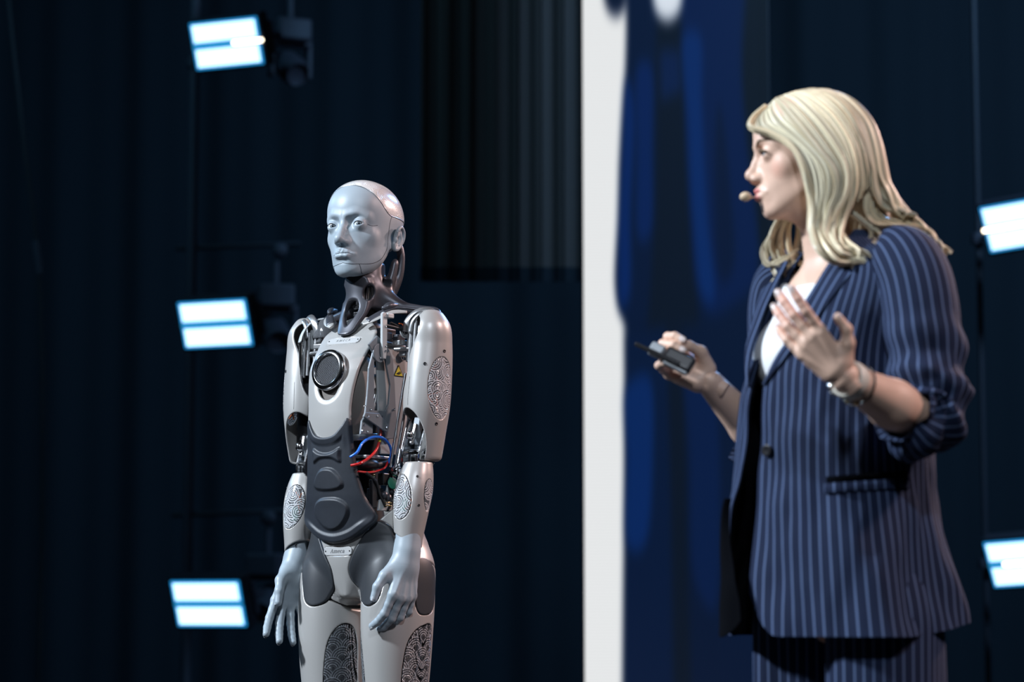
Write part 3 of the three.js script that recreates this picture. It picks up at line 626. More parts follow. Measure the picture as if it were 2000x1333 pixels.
// ---- head
{
  const skin = headField({ open: 0.0049, eyeX: 0.0362 });
  const mask = (x, y, z) => -smin(y - 0.028, (y - 0.034 - 1.3 * (z - 0.022)) * 0.8, 0.02);   // negative where the clear skull cap sits
  const eyeR = 0.0141;
  let f = (x, y, z) => smax(skin(x, y, z), -(mask(x, y, z) - 0.0008), 0.001);
  const under = ell([0, -0.13, -0.005], [0.046, 0.07, 0.06]);
  f = cut(f, under, 0.004);
  const back = half([0, -0.055, -0.03], [0, -1, 0.35]);
  f = ((g) => (x, y, z) => smax(g(x, y, z), -smax(back(x, y, z) * -1, z + 0.005, 0.01), 0.004))(f);
  const head = part(robot, 'head', sdfGeo(f, [-0.1, -0.14, -0.14], [0.1, 0.14, 0.14], 0.0017), B.skin, 'grey-blue silicone face with closed lips');
  head.position.set(-0.011, 1.766, 0.006); head.rotation.set(R(-3), R(8.5), R(1), 'YXZ'); head.scale.set(1.05, 1.075, 1.05);
  const cap1 = (x, y, z) => smax(skin(x, y, z) - 0.0012, mask(x, y, z) + 0.0006, 0.0015);
  part(head, 'skull_cap', sdfGeo(cap1, [-0.1, -0.01, -0.14], [0.1, 0.14, 0.12], 0.002, { uv: (x, y, z, nx, ny, nz) => [z, Math.atan2(y + 0.01, x) * 0.095] }), B.cap, 'clear skull cap with ring relief');
  // bead along the edge of the cap
  const bead = [];
  for (let i = 0; i <= 80; i++) {
    const a = mix(-2.75, 2.75, i / 80); let p = [Math.sin(a) * 0.085, 0.09, Math.cos(a) * 0.1 - 0.02];
    for (let k = 0; k < 30; k++) { p = onto(skin, p, 2).p; const m = mask(...p); p[1] += clamp(m, -0.01, 0.01) * 0.6; }
    bead.push(onto(skin, p, 3).p);
  }
  part(head, 'cap_rim', sweep(bead, () => 0.0014, 8), B.alu);
  for (const s of [1, -1]) {
    const e = new THREE.SphereGeometry(eyeR, 64, 48); e.rotateX(Math.PI / 2);
    const c = new Float32Array(e.attributes.position.count * 3);
    for (let i = 0; i < c.length / 3; i++) {
      const z = e.attributes.position.getZ(i) / eyeR, d = Math.acos(clamp(z, -1, 1)), k = 0.75 + 0.25 * noise(Math.atan2(e.attributes.position.getY(i), e.attributes.position.getX(i)) * 6, 0, 1);
      c.set(d < 0.17 ? [0.004, 0.004, 0.005] : d < 0.42 ? [0.19 * k, 0.23 * k, 0.26 * k] : d < 0.46 ? [0.03, 0.035, 0.04] : [0.62, 0.66, 0.68], i * 3);
    }
    e.setAttribute('color', new THREE.BufferAttribute(c, 3));
    const eye = part(head, 'eye', e, new THREE.MeshPhysicalMaterial({ vertexColors: true, roughness: 0.12, clearcoat: 1, clearcoatRoughness: 0.05 }), 'glossy eye with grey iris');
    eye.position.set(s * 0.0362, -0.0005, 0.0725); eye.rotation.set(R(5), R(18), 0, 'YXZ');
    const lash = [];   // upper lash line
    for (let i = 0; i <= 14; i++) { const t = mix(-1, 1, i / 14), q = [s * (0.037 + t * 0.0128), 0.005 * (1 - t * t) - 0.0004, 0.088 - 0.0045 * t * t - (s * t > 0 ? 0.0 : 0)]; lash.push(onto((x, y, z) => H3(x - s * 0.0362, y + 0.0005, z - 0.0725) - 0.0158, q, 4).p); }
    part(head, 'lash_line', sweep(lash, (t) => 0.0007 * (0.4 + Math.sin(t * Math.PI)), 6), B.seam);
    const ear = part(head, 'ear', s > 0 ? earGeo() : mirrored(earGeo()), B.skin);
    ear.position.set(s * 0.0765, -0.021, -0.022); ear.rotation.set(R(-6), s * R(14), s * R(-6));
  }
  function earGeo() { return sdfGeo(earField(), [-0.01, -0.04, -0.03], [0.025, 0.04, 0.025], 0.0011); }
  const lipLine = []; for (let i = 0; i <= 40; i++) { const x = mix(-0.0265, 0.0265, i / 40), q = onto(f, [x, -0.0706 - 0.0016 * (x / 0.0265) ** 2, 0.0985 - 18 * x * x], 3).p; lipLine.push(q); }
  part(head, 'lip_line', sweep(lipLine, (t) => 0.0003 + 0.0005 * Math.sin(t * Math.PI), 6), B.seam);
  // mould seams: in front of the ear, down along the jaw, across the chin
  const seam = (pts, r = 0.0006) => { let s2 = spline(pts, 60).map((v) => onto(f, [v.x, v.y, v.z], 4).p); for (let k = 0; k < 10; k++) s2 = s2.map((p, i) => (i && i < 60 ? p.map((c, j) => (s2[i - 1][j] + c + s2[i + 1][j]) / 3) : p)); s2 = s2.map((p) => { const q = onto(f, p, 4); return [q.p[0] + q.n[0] * 0.0001, q.p[1], q.p[2] + q.n[2] * 0.0001]; }); part(head, 'mould_seam', sweep(s2, () => r, 6), B.seam); };
  for (const s of [1, -1]) {
    seam([[s * 0.079, 0.03, 0.0], [s * 0.079, 0.012, 0.006], [s * 0.076, -0.02, 0.004], [s * 0.071, -0.05, 0.005], [s * 0.058, -0.078, 0.022], [s * 0.035, -0.092, 0.058], [0, -0.091, 0.085]]);
    seam([[s * 0.03, -0.093, 0.066], [s * 0.03, -0.104, 0.06], [s * 0.03, -0.112, 0.05]]);
    seam([[s * 0.0515, -0.001, 0.068], [s * 0.06, -0.004, 0.058], [s * 0.068, -0.001, 0.045]], 0.0005);
  }
}
// ---- neck: cast gun-metal throat with openings, tendons to the skull, ridges out to the shoulders
{
  const zc = curve1([[1.48, 0.098], [1.5, 0.086], [1.53, 0.072], [1.56, 0.058], [1.59, 0.05], [1.63, 0.048]]);
  const bib = outline(sym([[0, 1.494], [0.016, 1.495], [0.025, 1.503], [0.033, 1.525], [0.041, 1.55], [0.042, 1.58], [0.036, 1.64], [0, 1.65]]), 4), hole = outline(sym([[0, 1.518], [0.010, 1.53], [0.019, 1.551], [0.0205, 1.567], [0.013, 1.583], [0, 1.587]]), 4);
  const front = (x, y, z) => rim(Math.max(bib(x, y), -hole(x, y)), Math.abs(z - zc(y) + 7 * x * x) * 0.85 - 0.0065, 0.005);
  const tube = hollow(loft([[1.565, 0, 0.002, 0.05, 0.05], [1.6, 0, 0.003, 0.046, 0.048], [1.64, 0, 0.003, 0.045, 0.047], [1.685, 0, -0.004, 0.04, 0.044]], 0.01), 0.009);
  let f = U(0.014, cut(tube, ell([0, 1.55, 0.05], [0.03, 0.035, 0.05]), 0.008), front);
  f = U(0.03, f, mirX(vine([[0.036, 1.61, -0.012, 0.016], [0.058, 1.583, -0.022, 0.017], [0.09, 1.567, -0.035, 0.011], [0.13, 1.561, -0.044, 0.0075], [0.178, 1.553, -0.05, 0.006], [0.19, 1.536, -0.046, 0.005]], 24, 0.012)));
  f = U(0.01, f, mirX(vine([[0.042, 1.6, -0.04, 0.008], [0.052, 1.65, -0.062, 0.0055], [0.052, 1.7, -0.07, 0.005], [0.046, 1.735, -0.068, 0.005]], 24, 0.01)), mirX(vine([[0.045, 1.61, -0.02, 0.008], [0.05, 1.65, -0.035, 0.0065], [0.053, 1.69, -0.045, 0.005]], 16, 0.01)));
  f = cut(f, mirX(placed(ell([0, 0, 0], [0.0125, 0.02, 0.03]), [0.037, 1.603, 0.04], [0, 40, -12])), 0.005);   // almond windows in the throat
  f = cut(f, mirX(ell([0.06, 1.633, -0.012], [0.03, 0.011, 0.012])), 0.004);
  const neck = part(robot, 'neck', sdfGeo(f, [-0.21, 1.47, -0.1], [0.21, 1.75, 0.13], 0.0024), B.gun, 'gun-metal openwork neck');
  part(neck, 'neck_core', [rod([0, 1.5, -0.005], [0, 1.7, -0.005], 0.022), rod([0.02, 1.56, 0.012], [0.018, 1.68, 0.012], 0.006), rod([-0.02, 1.56, 0.012], [-0.018, 1.68, 0.012], 0.006)], B.black);
  part(neck, 'neck_actuator', [...[1.535, 1.552, 1.57].map((y) => box(0.03, 0.011, 0.014, 0.002, [0.003, y, 0.034])), rod([0.025, 1.585, 0.03], [0.027, 1.625, 0.028], 0.005), rod([0.034, 1.588, 0.022], [0.034, 1.62, 0.022], 0.004), rod([0.016, 1.588, 0.033], [0.016, 1.61, 0.033], 0.004), rod([0.0, 1.66, 0.035], [0.03, 1.668, 0.03], 0.004), rod([0.032, 1.655, 0.02], [0.034, 1.69, 0.03], 0.003), rod([0.012, 1.66, 0.04], [0.014, 1.685, 0.045], 0.0028)], B.chrome);
  for (const s of [1, -1]) {
    part(neck, 'collar_rail', sweep(spline([[s * 0.06, 1.528, 0.072], [s * 0.085, 1.55, 0.045], [s * 0.105, 1.562, 0.02], [s * 0.14, 1.56, -0.012], [s * 0.18, 1.552, -0.035], [s * 0.195, 1.536, -0.036]], 40), (t) => [0.0035, mix(0.011, 0.005, sstep(0.1, 0.5, t))], 10, [0.3 * s, 1, 0.5]), B.gun);
    part(neck, 'collar_blade', sweep(spline([[s * 0.05, 1.519, 0.078], [s * 0.072, 1.533, 0.062], [s * 0.096, 1.55, 0.036], [s * 0.13, 1.551, 0.004]], 30), (t) => [0.0035, 0.004 + 0.011 * Math.sin(Math.PI * Math.min(1, t * 0.9 + 0.08))], 10, [0.2 * s, 0.8, 0.6]), B.shell);
    part(neck, 'collar_knob', sweep(spline([[s * 0.085, 1.558, 0.045], [s * 0.094, 1.566, 0.028], [s * 0.098, 1.571, 0.004]], 12), (t) => 0.004 + 0.006 * Math.sin(Math.PI * clamp(t, 0.08, 0.95)), 12), B.gun);
  }
}
// ---- torso: curved plates described by their front surface
const frontZ = curve1([[0.94, 0.104], [0.98, 0.114], [1.02, 0.124], [1.06, 0.132], [1.1, 0.14], [1.2, 0.152], [1.3, 0.158], [1.4, 0.149], [1.445, 0.124], [1.48, 0.094], [1.505, 0.071], [1.545, 0.032]]);
const bend = curve1([[0.96, 2.4], [1.1, 2.3], [1.3, 2.9], [1.4, 3.2], [1.45, 2.8], [1.5, 1.6]]);
function panelField(o2, t, r, bump = null) {
  return (x, y, z) => {
    const zf = frontZ(y) - bend(y) * x * x; if (Math.abs(z - zf) > 0.05) return Math.abs(z - zf) * 0.6;
    const d = o2(x, y), h = bump && d < 0.01 ? bump(x, y, d) : 0;
    const slope = 1 / Math.sqrt(1 + (2 * bend(y) * x) ** 2 + 0.09), dz = Math.max((z - zf - h) * slope, -(z - zf + t) * slope);
    return rim(d, dz, r);
  };
}
{
  const chestOut = outline(sym([[0, 1.225], [0.04, 1.235], [0.065, 1.268], [0.067, 1.31], [0.071, 1.35], [0.078, 1.40], [0.083, 1.45], [0.085, 1.484], [0.079, 1.503], [0.05, 1.528], [0.03, 1.542], [0, 1.545]]), 5);
  let f = panelField(chestOut, 0.009, 0.004);
  f = cut(f, placed(rbox([0, 0, 0], [0.0545, 0.0125, 0.0065], 0.005), [0, 1.481, 0.0955], [-42, 0, 0]), 0.0015);                    // recess of the name plate
  f = cut(f, ell([0, 1.386, 0.162], [0.05, 0.062, 0.022]), 0.008);                                 // dish below the speaker
  const chest = part(robot, 'chest_plate', sdfGeo(f, [-0.1, 1.21, 0.02], [0.1, 1.56, 0.18], 0.0022), B.shell, 'satin silver chest plate');
  const tilt = [-42, 0, 0];
  const np = part(chest, 'name_plate', plate(sym([[0, -0.0105], [0.044, -0.0105], [0.0505, -0.007], [0.052, 0], [0.0505, 0.007], [0.044, 0.0105], [0, 0.0105]]), [], 0.004, 'z', 0, 0.0008), B.tag, 'engraved metal name plate');
  np.position.set(0, 1.4795, 0.0898); np.rotation.x = R(tilt[0]);
  const font = await new FontLoader().loadAsync('fonts/droid/droid_sans_regular.typeface.json');
  const text = (s, size, font_) => { const t = new TextGeometry(s, { font: font_, size, depth: 0.0007, curveSegments: 3, bevelEnabled: false }); t.computeBoundingBox(); const b = t.boundingBox; return t.translate(-(b.max.x + b.min.x) / 2, -(b.max.y + b.min.y) / 2, 0.0016); };
  const lt = part(chest, 'lettering', text('A M E C A', 0.0075, font), B.engraved); lt.position.copy(np.position); lt.rotation.copy(np.rotation);
  for (const x of [-0.046, 0.046]) { const sc = part(chest, 'screw', bolt([x, 0, 0.0018], [0, 0, 1], 0.0019, 0.0012), B.dark); sc.position.copy(np.position); sc.rotation.copy(np.rotation); }
  // speaker: chrome bezel, dark dish, fine bars
  const sp = [0, 1.403, 0.1475], up = V(0, 0.14, 1).normalize(), q = new THREE.Quaternion().setFromUnitVectors(V(0, 0, 1), up);
  const ring = part(chest, 'speaker_bezel', turned(new THREE.LatheGeometry([[0.036, -0.004], [0.0365, 0.005], [0.0385, 0.0078], [0.041, 0.0086], [0.047, 0.0065], [0.0505, 0.0035], [0.0515, 0.0], [0.051, -0.012], [0.036, -0.012]].map(([a, b]) => new THREE.Vector2(a, b)), 64), [0, 0, 1], [0, 0, 0]), B.chrome, 'chrome speaker bezel');
  const dish = part(chest, 'speaker_dish', turned(new THREE.LatheGeometry([[0, -0.003], [0.037, -0.003], [0.037, -0.006]].map(([a, b]) => new THREE.Vector2(a, b)), 48), [0, 0, 1], [0, 0, 0]), B.matte);
  const bars = [];
  for (let i = -12; i <= 12; i++) { const a = i * 0.0029, L = Math.sqrt(Math.max(0, 0.0368 ** 2 - a * a)); if (L > 0.004) bars.push(rod([-L, a, 0.001], [L, a, 0.001], 0.00055, 0.00055, 6)); }
  const gr = part(chest, 'speaker_grille', bars.map((g) => g.rotateZ(R(-56))), B.bars);
  for (const m of [ring, dish, gr]) { m.position.set(...sp); m.quaternion.copy(q); }
}
{
  const padOut = outline(sym([[0, 1.237], [0.028, 1.243], [0.048, 1.264], [0.06, 1.283], [0.0665, 1.279], [0.0695, 1.24], [0.0735, 1.19], [0.08, 1.14], [0.093, 1.09], [0.114, 1.048], [0.111, 1.034], [0.086, 1.012], [0.05, 0.991], [0, 0.981]]), 5);
  const bone = outline(sym([[0, 1.199], [0.022, 1.203], [0.041, 1.212], [0.046, 1.206], [0.0445, 1.19], [0.0445, 1.176], [0.039, 1.174], [0.02, 1.183], [0, 1.185]]), 4);
  const dome = outline(sym([[0, 1.164], [0.022, 1.159], [0.04, 1.141], [0.0475, 1.121], [0.04, 1.112], [0.02, 1.107], [0, 1.106]]), 4);
  const lobe = outline(sym([[0, 1.092], [0.03, 1.089], [0.05, 1.077], [0.056, 1.06], [0.046, 1.037], [0.025, 1.017], [0, 1.010]]), 4);
  const bump = (x, y, d) => 0.0065 * Math.max(sstep(0.0015, -0.0075, bone(x, y)), sstep(0.0015, -0.0075, dome(x, y)), sstep(0.0015, -0.008, lobe(x, y))) + (y < 1.06 ? 0.0055 * sstep(-0.026, -0.014, d) * sstep(1.05, 1.02, y) : 0) + (y > 1.2 ? 0.006 * sstep(-0.024, -0.015, d) * sstep(1.205, 1.24, y) * sstep(0.07, 0.035, Math.abs(x)) : 0) + 0.004;
  part(robot, 'belly_pad', sdfGeo(panelField(padOut, 0.012, 0.0065, bump), [-0.13, 0.965, 0.06], [0.13, 1.3, 0.19], 0.0022), B.rubber, 'dark rubber belly pad with raised cushions');
}
// ---- pelvis, groin pads, thighs, lower legs
{
  const hip = (x) => 0.806 + Math.abs(x) * 0.74;
  const padHalf = outline([[0.100, 1.034], [0.119, 1.024], [0.134, 0.995], [0.145, 0.951], [0.136, 0.915], [0.126, 0.88], [0.113, 0.842], [0.09, 0.830], [0.06, 0.838], [0.044, 0.866], [0.030, 0.892], [0.028, 0.917], [0.042, 0.95], [0.068, 0.995]], 5);
  const pads = (x, y) => padHalf(Math.abs(x), y);
  let f = (x, y, z) => smax(botLower(x, y, z), hip(x) + 0.004 - y, 0.004);
  f = hollow(f, 0.006);
  f = ((g) => (x, y, z) => smax(g(x, y, z), z > 0 ? -(pads(x, y) - 0.001) : -1, 0.003))(f);
  const topY = (x, z) => 1.0 + 1.3 * Math.max(0, Math.abs(x) - 0.088) + 0.05 * sstep(0.03, -0.03, z);
  f = ((g) => (x, y, z) => smax(g(x, y, z), (y - Math.min(1.092, topY(x, z) + 0.02)) * 0.8, 0.004))(f);
  f = cut(f, rbox([0, 0.9625, 0.118], [0.0455, 0.0125, 0.0165], 0.008), 0.0015);
  const pelvis = part(robot, 'pelvis_shell', sdfGeo(f, [-0.19, 0.83, -0.14], [0.19, 1.11, 0.14], 0.0029), B.shell, 'satin silver pelvis shell');
  for (const s of [1, -1]) {
    const pf = (x, y, z) => (z < -0.03 ? 1 : rim(pads(x, y), Math.max(botLower(x, y, z) - 0.003, -botLower(x, y, z) - 0.008), 0.004));
    const g = sdfGeo(pf, [0.01, 0.81, -0.02], [0.17, 1.05, 0.14], 0.0023);
    part(robot, 'groin_pad', s > 0 ? g : mirrored(g), B.pad, 'charcoal groin pad');
  }
  const np = part(pelvis, 'name_plate', plate(sym([[0, -0.0105], [0.036, -0.0105], [0.0425, -0.007], [0.044, 0], [0.0425, 0.007], [0.036, 0.0105], [0, 0.0105]]), [], 0.004, 'z', 0, 0.0008), B.tag, 'engraved metal name plate');
  np.position.set(0, 0.9625, 0.1055); np.rotation.x = R(4);
  const serif = await new FontLoader().loadAsync('fonts/droid/droid_serif_bold.typeface.json');
  const t = new TextGeometry('Ameca', { font: serif, size: 0.0095, depth: 0.0007, curveSegments: 3, bevelEnabled: false }); t.computeBoundingBox(); const bb = t.boundingBox;
  t.translate(-(bb.max.x + bb.min.x) / 2, -(bb.max.y + bb.min.y) / 2, 0.0016); t.applyMatrix4(new THREE.Matrix4().makeShear(0, 0, 0.3, 0, 0, 0));
  const lt = part(pelvis, 'lettering', t, B.engraved); lt.position.copy(np.position); lt.rotation.copy(np.rotation);
  for (const x of [-0.038, 0.038]) { const sc = part(pelvis, 'screw', bolt([x, 0, 0.0018], [0, 0, 1], 0.0019, 0.0012), B.dark); sc.position.copy(np.position); sc.rotation.copy(np.rotation); }
  part(pelvis, 'hip_frame', [box(0.2, 0.05, 0.1, 0.01, [0, 0.95, -0.01]), rod([-0.13, 0.92, 0], [0.13, 0.92, 0], 0.028), cylGeo([0, 0.9, 0], [0, 1.05, 0], 0.045)], B.dark);
  function cylGeo(a, b, r) { return rod(a, b, r, r, 24); }
  // thighs
  const winO = outline([[0.075, 0.50], [0.07, 0.60], [0.062, 0.70], [0.05, 0.745], [0.03, 0.770], [0.0, 0.783], [-0.033, 0.785], [-0.045, 0.77], [-0.048, 0.70], [-0.045, 0.60], [-0.04, 0.50]], 4);   // outer window, (arc length, height)
  const winI = outline([[-0.048, 0.50], [-0.05, 0.6], [-0.046, 0.69], [-0.036, 0.745], [-0.018, 0.775], [0.005, 0.787], [0.03, 0.78], [0.045, 0.75], [0.05, 0.68], [0.05, 0.5]], 4);
  const arcO = (x, z) => Math.atan2(z, x - 0.1) * 0.088, arcI = (x, z) => (Math.atan2(0.1 - x, z) - 0.95) * 0.088;
  const wO = (x, y, z) => winO(arcO(x, z), y), wI = (x, y, z) => winI(arcI(x, z), y);
  const oval = outline([[-0.012, 0.945], [0.03, 0.945], [0.052, 0.93], [0.072, 0.896], [0.07, 0.86], [0.05, 0.82], [0.02, 0.808], [-0.02, 0.812], [-0.034, 0.86], [-0.03, 0.91]], 4);
  const ov = (x, y, z) => oval(-arcO(x, z), y);
  const T = botLegs.thigh;
  let tf = hollow((x, y, z) => smax(T(x, y, z), y - hip(x), 0.004), 0.005);
  tf = ((g) => (x, y, z) => { let d = g(x, y, z); if (d > 0.02) return d; d = smax(d, -(wO(x, y, z)), 0.001); if (x < 0.1) d = smax(d, -wI(x, y, z), 0.001); d = smax(d, -(z > 0 && y > 0.8 ? pads(x, y) - 0.001 : 1), 0.003); return smax(d, -(x > 0.1 ? ov(x, y, z) : 1), 0.001); })(tf);
  const g = sdfGeo(tf, [0.0, 0.44, -0.13], [0.2, 0.96, 0.13], 0.003, { slack: 2 });
  const cg = (w, sel) => sdfGeo((x, y, z) => (sel(x, z) ? Math.abs(T(x, y, z)) > 0.02 ? Math.abs(T(x, y, z)) : Math.max(T(x, y, z) - 0.0005, -T(x, y, z) - 0.0012, w(x, y, z) + 0.0012, 0.5 - y) : 0.05), [0.0, 0.49, -0.13], [0.2, 0.8, 0.13], 0.002, { slack: 2, uv: (x, y, z) => [sel === outer ? arcO(x, z) : arcI(x, z), y] });
  const outer = (x) => x > 0.09, inner = (x, z) => x < 0.11 && z > -0.06, gO = cg(wO, outer), gI = cg(wI, inner);
  const gOv = sdfGeo((x, y, z) => (x < 0.1 ? 0.05 : rim(ov(x, y, z) + 0.0015, Math.max(T(x, y, z) - 0.0005, -T(x, y, z) - 0.005), 0.0015)), [0.09, 0.79, -0.13], [0.2, 0.96, 0.13], 0.0024);
  const wire = (s, i) => hose([0, 1, 2, 3, 4].map((k) => { const a = 0.3 + 0.5 * Math.sin(k * 1.7 + i) - i * 0.35; return [s * (0.1 + Math.cos(a) * 0.062), 0.5 + k * 0.075, Math.sin(a) * 0.07]; }), 0.0028, 30, 6);
  for (const s of [1, -1]) {
    const t_ = part(robot, 'thigh', s > 0 ? g : mirrored(g), B.shell, 'satin silver thigh shell with clear windows');
    part(t_, 'window_cover', s > 0 ? gO : mirrored(gO), B.rowClear, 'clear cover with ring relief'); part(t_, 'window_cover', s > 0 ? gI : mirrored(gI), B.rowClear, 'clear cover with ring relief');
    part(t_, 'side_panel', s > 0 ? gOv : mirrored(gOv), B.pad, 'charcoal oval side panel');
    part(t_, 'thigh_core', [sweep(spline([[s * 0.1, 0.46, 0], [s * 0.1, 0.6, 0], [s * 0.1, 0.75, 0], [s * 0.099, 0.9, -0.005]], 16), () => [0.055, 0.065], 18, [1, 0, 0])], B.dark);
    part(t_, 'wiring', [0, 1, 2, 3].map((i) => wire(s, i)), B.grey);
    const leg = part(robot, 'lower_leg', [sdfGeo(loft([[0.09, 0.09 * 1, -0.02, 0.035, 0.042], [0.2, 0.09, -0.02, 0.045, 0.055], [0.34, 0.091, -0.018, 0.058, 0.066], [0.43, 0.092, -0.005, 0.05, 0.058], [0.47, 0.092, 0, 0.045, 0.05]], 0.02), [0.02, 0.08, -0.1], [0.16, 0.48, 0.07], 0.006)].map((q) => (s > 0 ? q : mirrored(q))), B.shell);
    part(leg, 'knee_joint', rod([s * 0.04, 0.47, 0], [s * 0.145, 0.47, 0], 0.03), B.dark);
    const ft = sdfGeo(both(U(0.03, ell([0.095, 0.045, 0.05], [0.045, 0.04, 0.11]), cap([0.09, 0.1, -0.025], [0.09, 0.045, -0.045], 0.036, 0.034)), half([0, 0, 0], [0, -1, 0]), 0.006), [0.03, -0.005, -0.1], [0.16, 0.15, 0.18], 0.006);
    part(robot, 'foot', s > 0 ? ft : mirrored(ft), B.pad);
  }
}

// ---- arms
const vLocal = (x, y, z) => { const a = R(-BOT.yaw), S = Math.sin(a), C = Math.cos(a); return [x * C + z * S, y, -x * S + z * C]; };   // a direction seen from the hall, in the robot's axes
{
  const A = botArm.upper, Fo = botArm.fore;
  const shoulderCut = U(0.03, ell([0.150, 1.53, 0.075], [0.066, 0.085, 0.068]), ell([0.132, 1.435, 0.03], [0.045, 0.095, 0.07]));
  const elbowCut = U(0.02, ell([0.178, 1.225, 0.058], [0.05, 0.088, 0.052]), ell([0.15, 1.2, 0.02], [0.045, 0.1, 0.05]));
  const winU = ell([0.252, 1.36, 0.008], [0.031, 0.078, 0.042]), winF = placed(ell([0, 0, 0], [0.031, 0.058, 0.05]), [0.181, 1.098, 0.085], [12, 0, 8]), winB = ell([0.238, 1.098, 0.03], [0.022, 0.045, 0.022]);
  let up = hollow(A, 0.0045);
  up = cut(up, shoulderCut, 0.002); up = cut(up, elbowCut, 0.002); up = cut(up, winU, 0.001);
  const gU = sdfGeo(up, [0.11, 1.17, -0.08], [0.27, 1.57, 0.08], 0.0022);
  let fo = hollow(Fo, 0.0045);
  fo = ((g, p) => (x, y, z) => smax(g(x, y, z), p(x, y, z), 0.002))(fo, half([0.187, 0.992, 0.06], [-0.55, -1, 0.25]));
  fo = cut(fo, winF, 0.001); fo = cut(fo, winB, 0.001);
  const gF = sdfGeo(fo, [0.12, 0.95, -0.04], [0.25, 1.2, 0.11], 0.0022);
  const cover = (f, w, lo, hi, ang) => sdfGeo((x, y, z) => Math.max(f(x, y, z) - 0.0006, -f(x, y, z) - 0.0014, w(x, y, z) + 0.0008), lo, hi, 0.0017, { uv: (x, y, z) => [ang(x, z), y] });
  const arcU = (x, z) => Math.atan2(z + 0.005, x - 0.196) * 0.058, arcF = (x, z) => Math.atan2(x - 0.187, z - 0.04) * 0.046;
  const cU = cover(A, winU, [0.18, 1.27, -0.05], [0.27, 1.45, 0.08], arcU), cF = cover(Fo, winF, [0.13, 1.02, 0.0], [0.24, 1.17, 0.11], arcF), cB = cover(Fo, winB, [0.19, 1.04, -0.03], [0.25, 1.15, 0.08], arcF);
  const seamOn = (f, pts, r = 0.0005) => sweep(spline(pts, 40).map((v) => onto(f, [v.x, v.y, v.z], 4).p), () => r, 6);
  const bolts = (f, list, r) => list.map((p) => { const q = onto(f, p, 6); return bolt(q.p, q.n, r, 0.0016); });
  const tangle = (c, ry, rh, n, s0, r) => { const out = []; for (let i = 0; i < n; i++) { const a = s0 + i * 2.1; out.push(hose([0, 1, 2, 3].map((k) => [c[0] + ry * 0.8 * Math.sin(a + k * 1.9), c[1] + rh * (k / 1.5 - 1) * (0.6 + 0.4 * Math.sin(a)), c[2] + ry * 0.8 * Math.cos(a * 1.3 + k * 2.2)]), r, 18, 6)); } return out; };
  // elbow: forked lugs, pin, push rods
  const fork = (z) => plate(z === 0 ? [[-0.02, 1.175], [0.03, 1.175], [0.034, 1.2], [0.026, 1.228], [0.012, 1.262], [-0.004, 1.29], [-0.02, 1.29], [-0.016, 1.25], [-0.026, 1.22], [-0.03, 1.195]] : [[-0.014, 1.175], [0.02, 1.175], [0.022, 1.205], [0.0, 1.235], [-0.02, 1.215]], [{ c: [0.004, 1.205], r: 0.0085 }], 0.006, 'x', 0, 0.001, 3);
  const elbow = [fork(0).translate(0.166, 0, 0.022), fork(0).translate(0.205, 0, 0.006), rod([0.155, 1.205, 0.024], [0.218, 1.205, 0.012], 0.0115), ...[[0.17, 0.03], [0.185, 0.012], [0.2, 0.0], [0.195, 0.034]].map(([x, z]) => rod([x, 1.165, z], [x, 1.2, z], 0.0035)), rod([0.186, 1.225, 0.045], [0.188, 1.275, 0.03], 0.006), lathe([[0, 0], [0.009, 0], [0.011, 0.006], [0.008, 0.014], [0.006, 0.02], [0, 0.02]], [0, 1, 0.1], [0.186, 1.238, 0.05])];
  const elbowDark = [box(0.03, 0.06, 0.03, 0.006, [0.187, 1.215, 0.004]), plate([[-0.03, 1.215], [0.012, 1.215], [0.03, 1.24], [0.022, 1.3], [0.0, 1.325], [-0.03, 1.33]], [], 0.02, 'x', 0.188, 0.002, 2)];
  const shoulder = [   // joint bracket inside the open top of the arm shell
    lathe([[0.0075, -0.004], [0.0145, -0.004], [0.0155, -0.002], [0.0155, 0.002], [0.0145, 0.004], [0.0075, 0.004]], vLocal(-0.15, 0.1, 1), [0.142, 1.505, 0.012]),
    plate([[-0.012, 1.40], [0.0, 1.40], [0.004, 1.5], [-0.002, 1.54], [-0.012, 1.545]], [], 0.005, 'x', 0.172, 0.0008), rod([0.165, 1.405, 0.03], [0.167, 1.515, 0.022], 0.0045), rod([0.178, 1.40, 0.03], [0.18, 1.53, 0.02], 0.0055), rod([0.152, 1.43, 0.02], [0.152, 1.53, 0.01], 0.004),
    sweep(spline([[0.146, 1.505, 0.02], [0.152, 1.535, 0.018], [0.172, 1.556, 0.008], [0.198, 1.56, -0.008], [0.215, 1.545, -0.02]], 24), (t) => [0.0022, 0.010 - 0.003 * t], 8, [0.2, 0.7, 0.6]),
    sweep(spline([[0.168, 1.50, 0.03], [0.176, 1.532, 0.026], [0.194, 1.549, 0.014], [0.214, 1.543, -0.006]], 24), (t) => [0.003, 0.006], 8, [0.2, 0.7, 0.6]),
    box(0.03, 0.012, 0.024, 0.002, [0.13, 1.478, 0.02]), box(0.02, 0.02, 0.02, 0.002, [0.135, 1.455, 0.01]), rod([0.12, 1.462, 0.03], [0.17, 1.462, 0.02], 0.005),
  ];
  const hub = [lathe([[0, 0.003], [0.004, 0.004], [0.0065, 0.001], [0.0078, 0], [0.0078, -0.004]], vLocal(-0.15, 0.1, 1), [0.142, 1.505, 0.012])];
  const bothSides = (s, list) => list.map((g) => (s > 0 ? g : mirrored(g)));
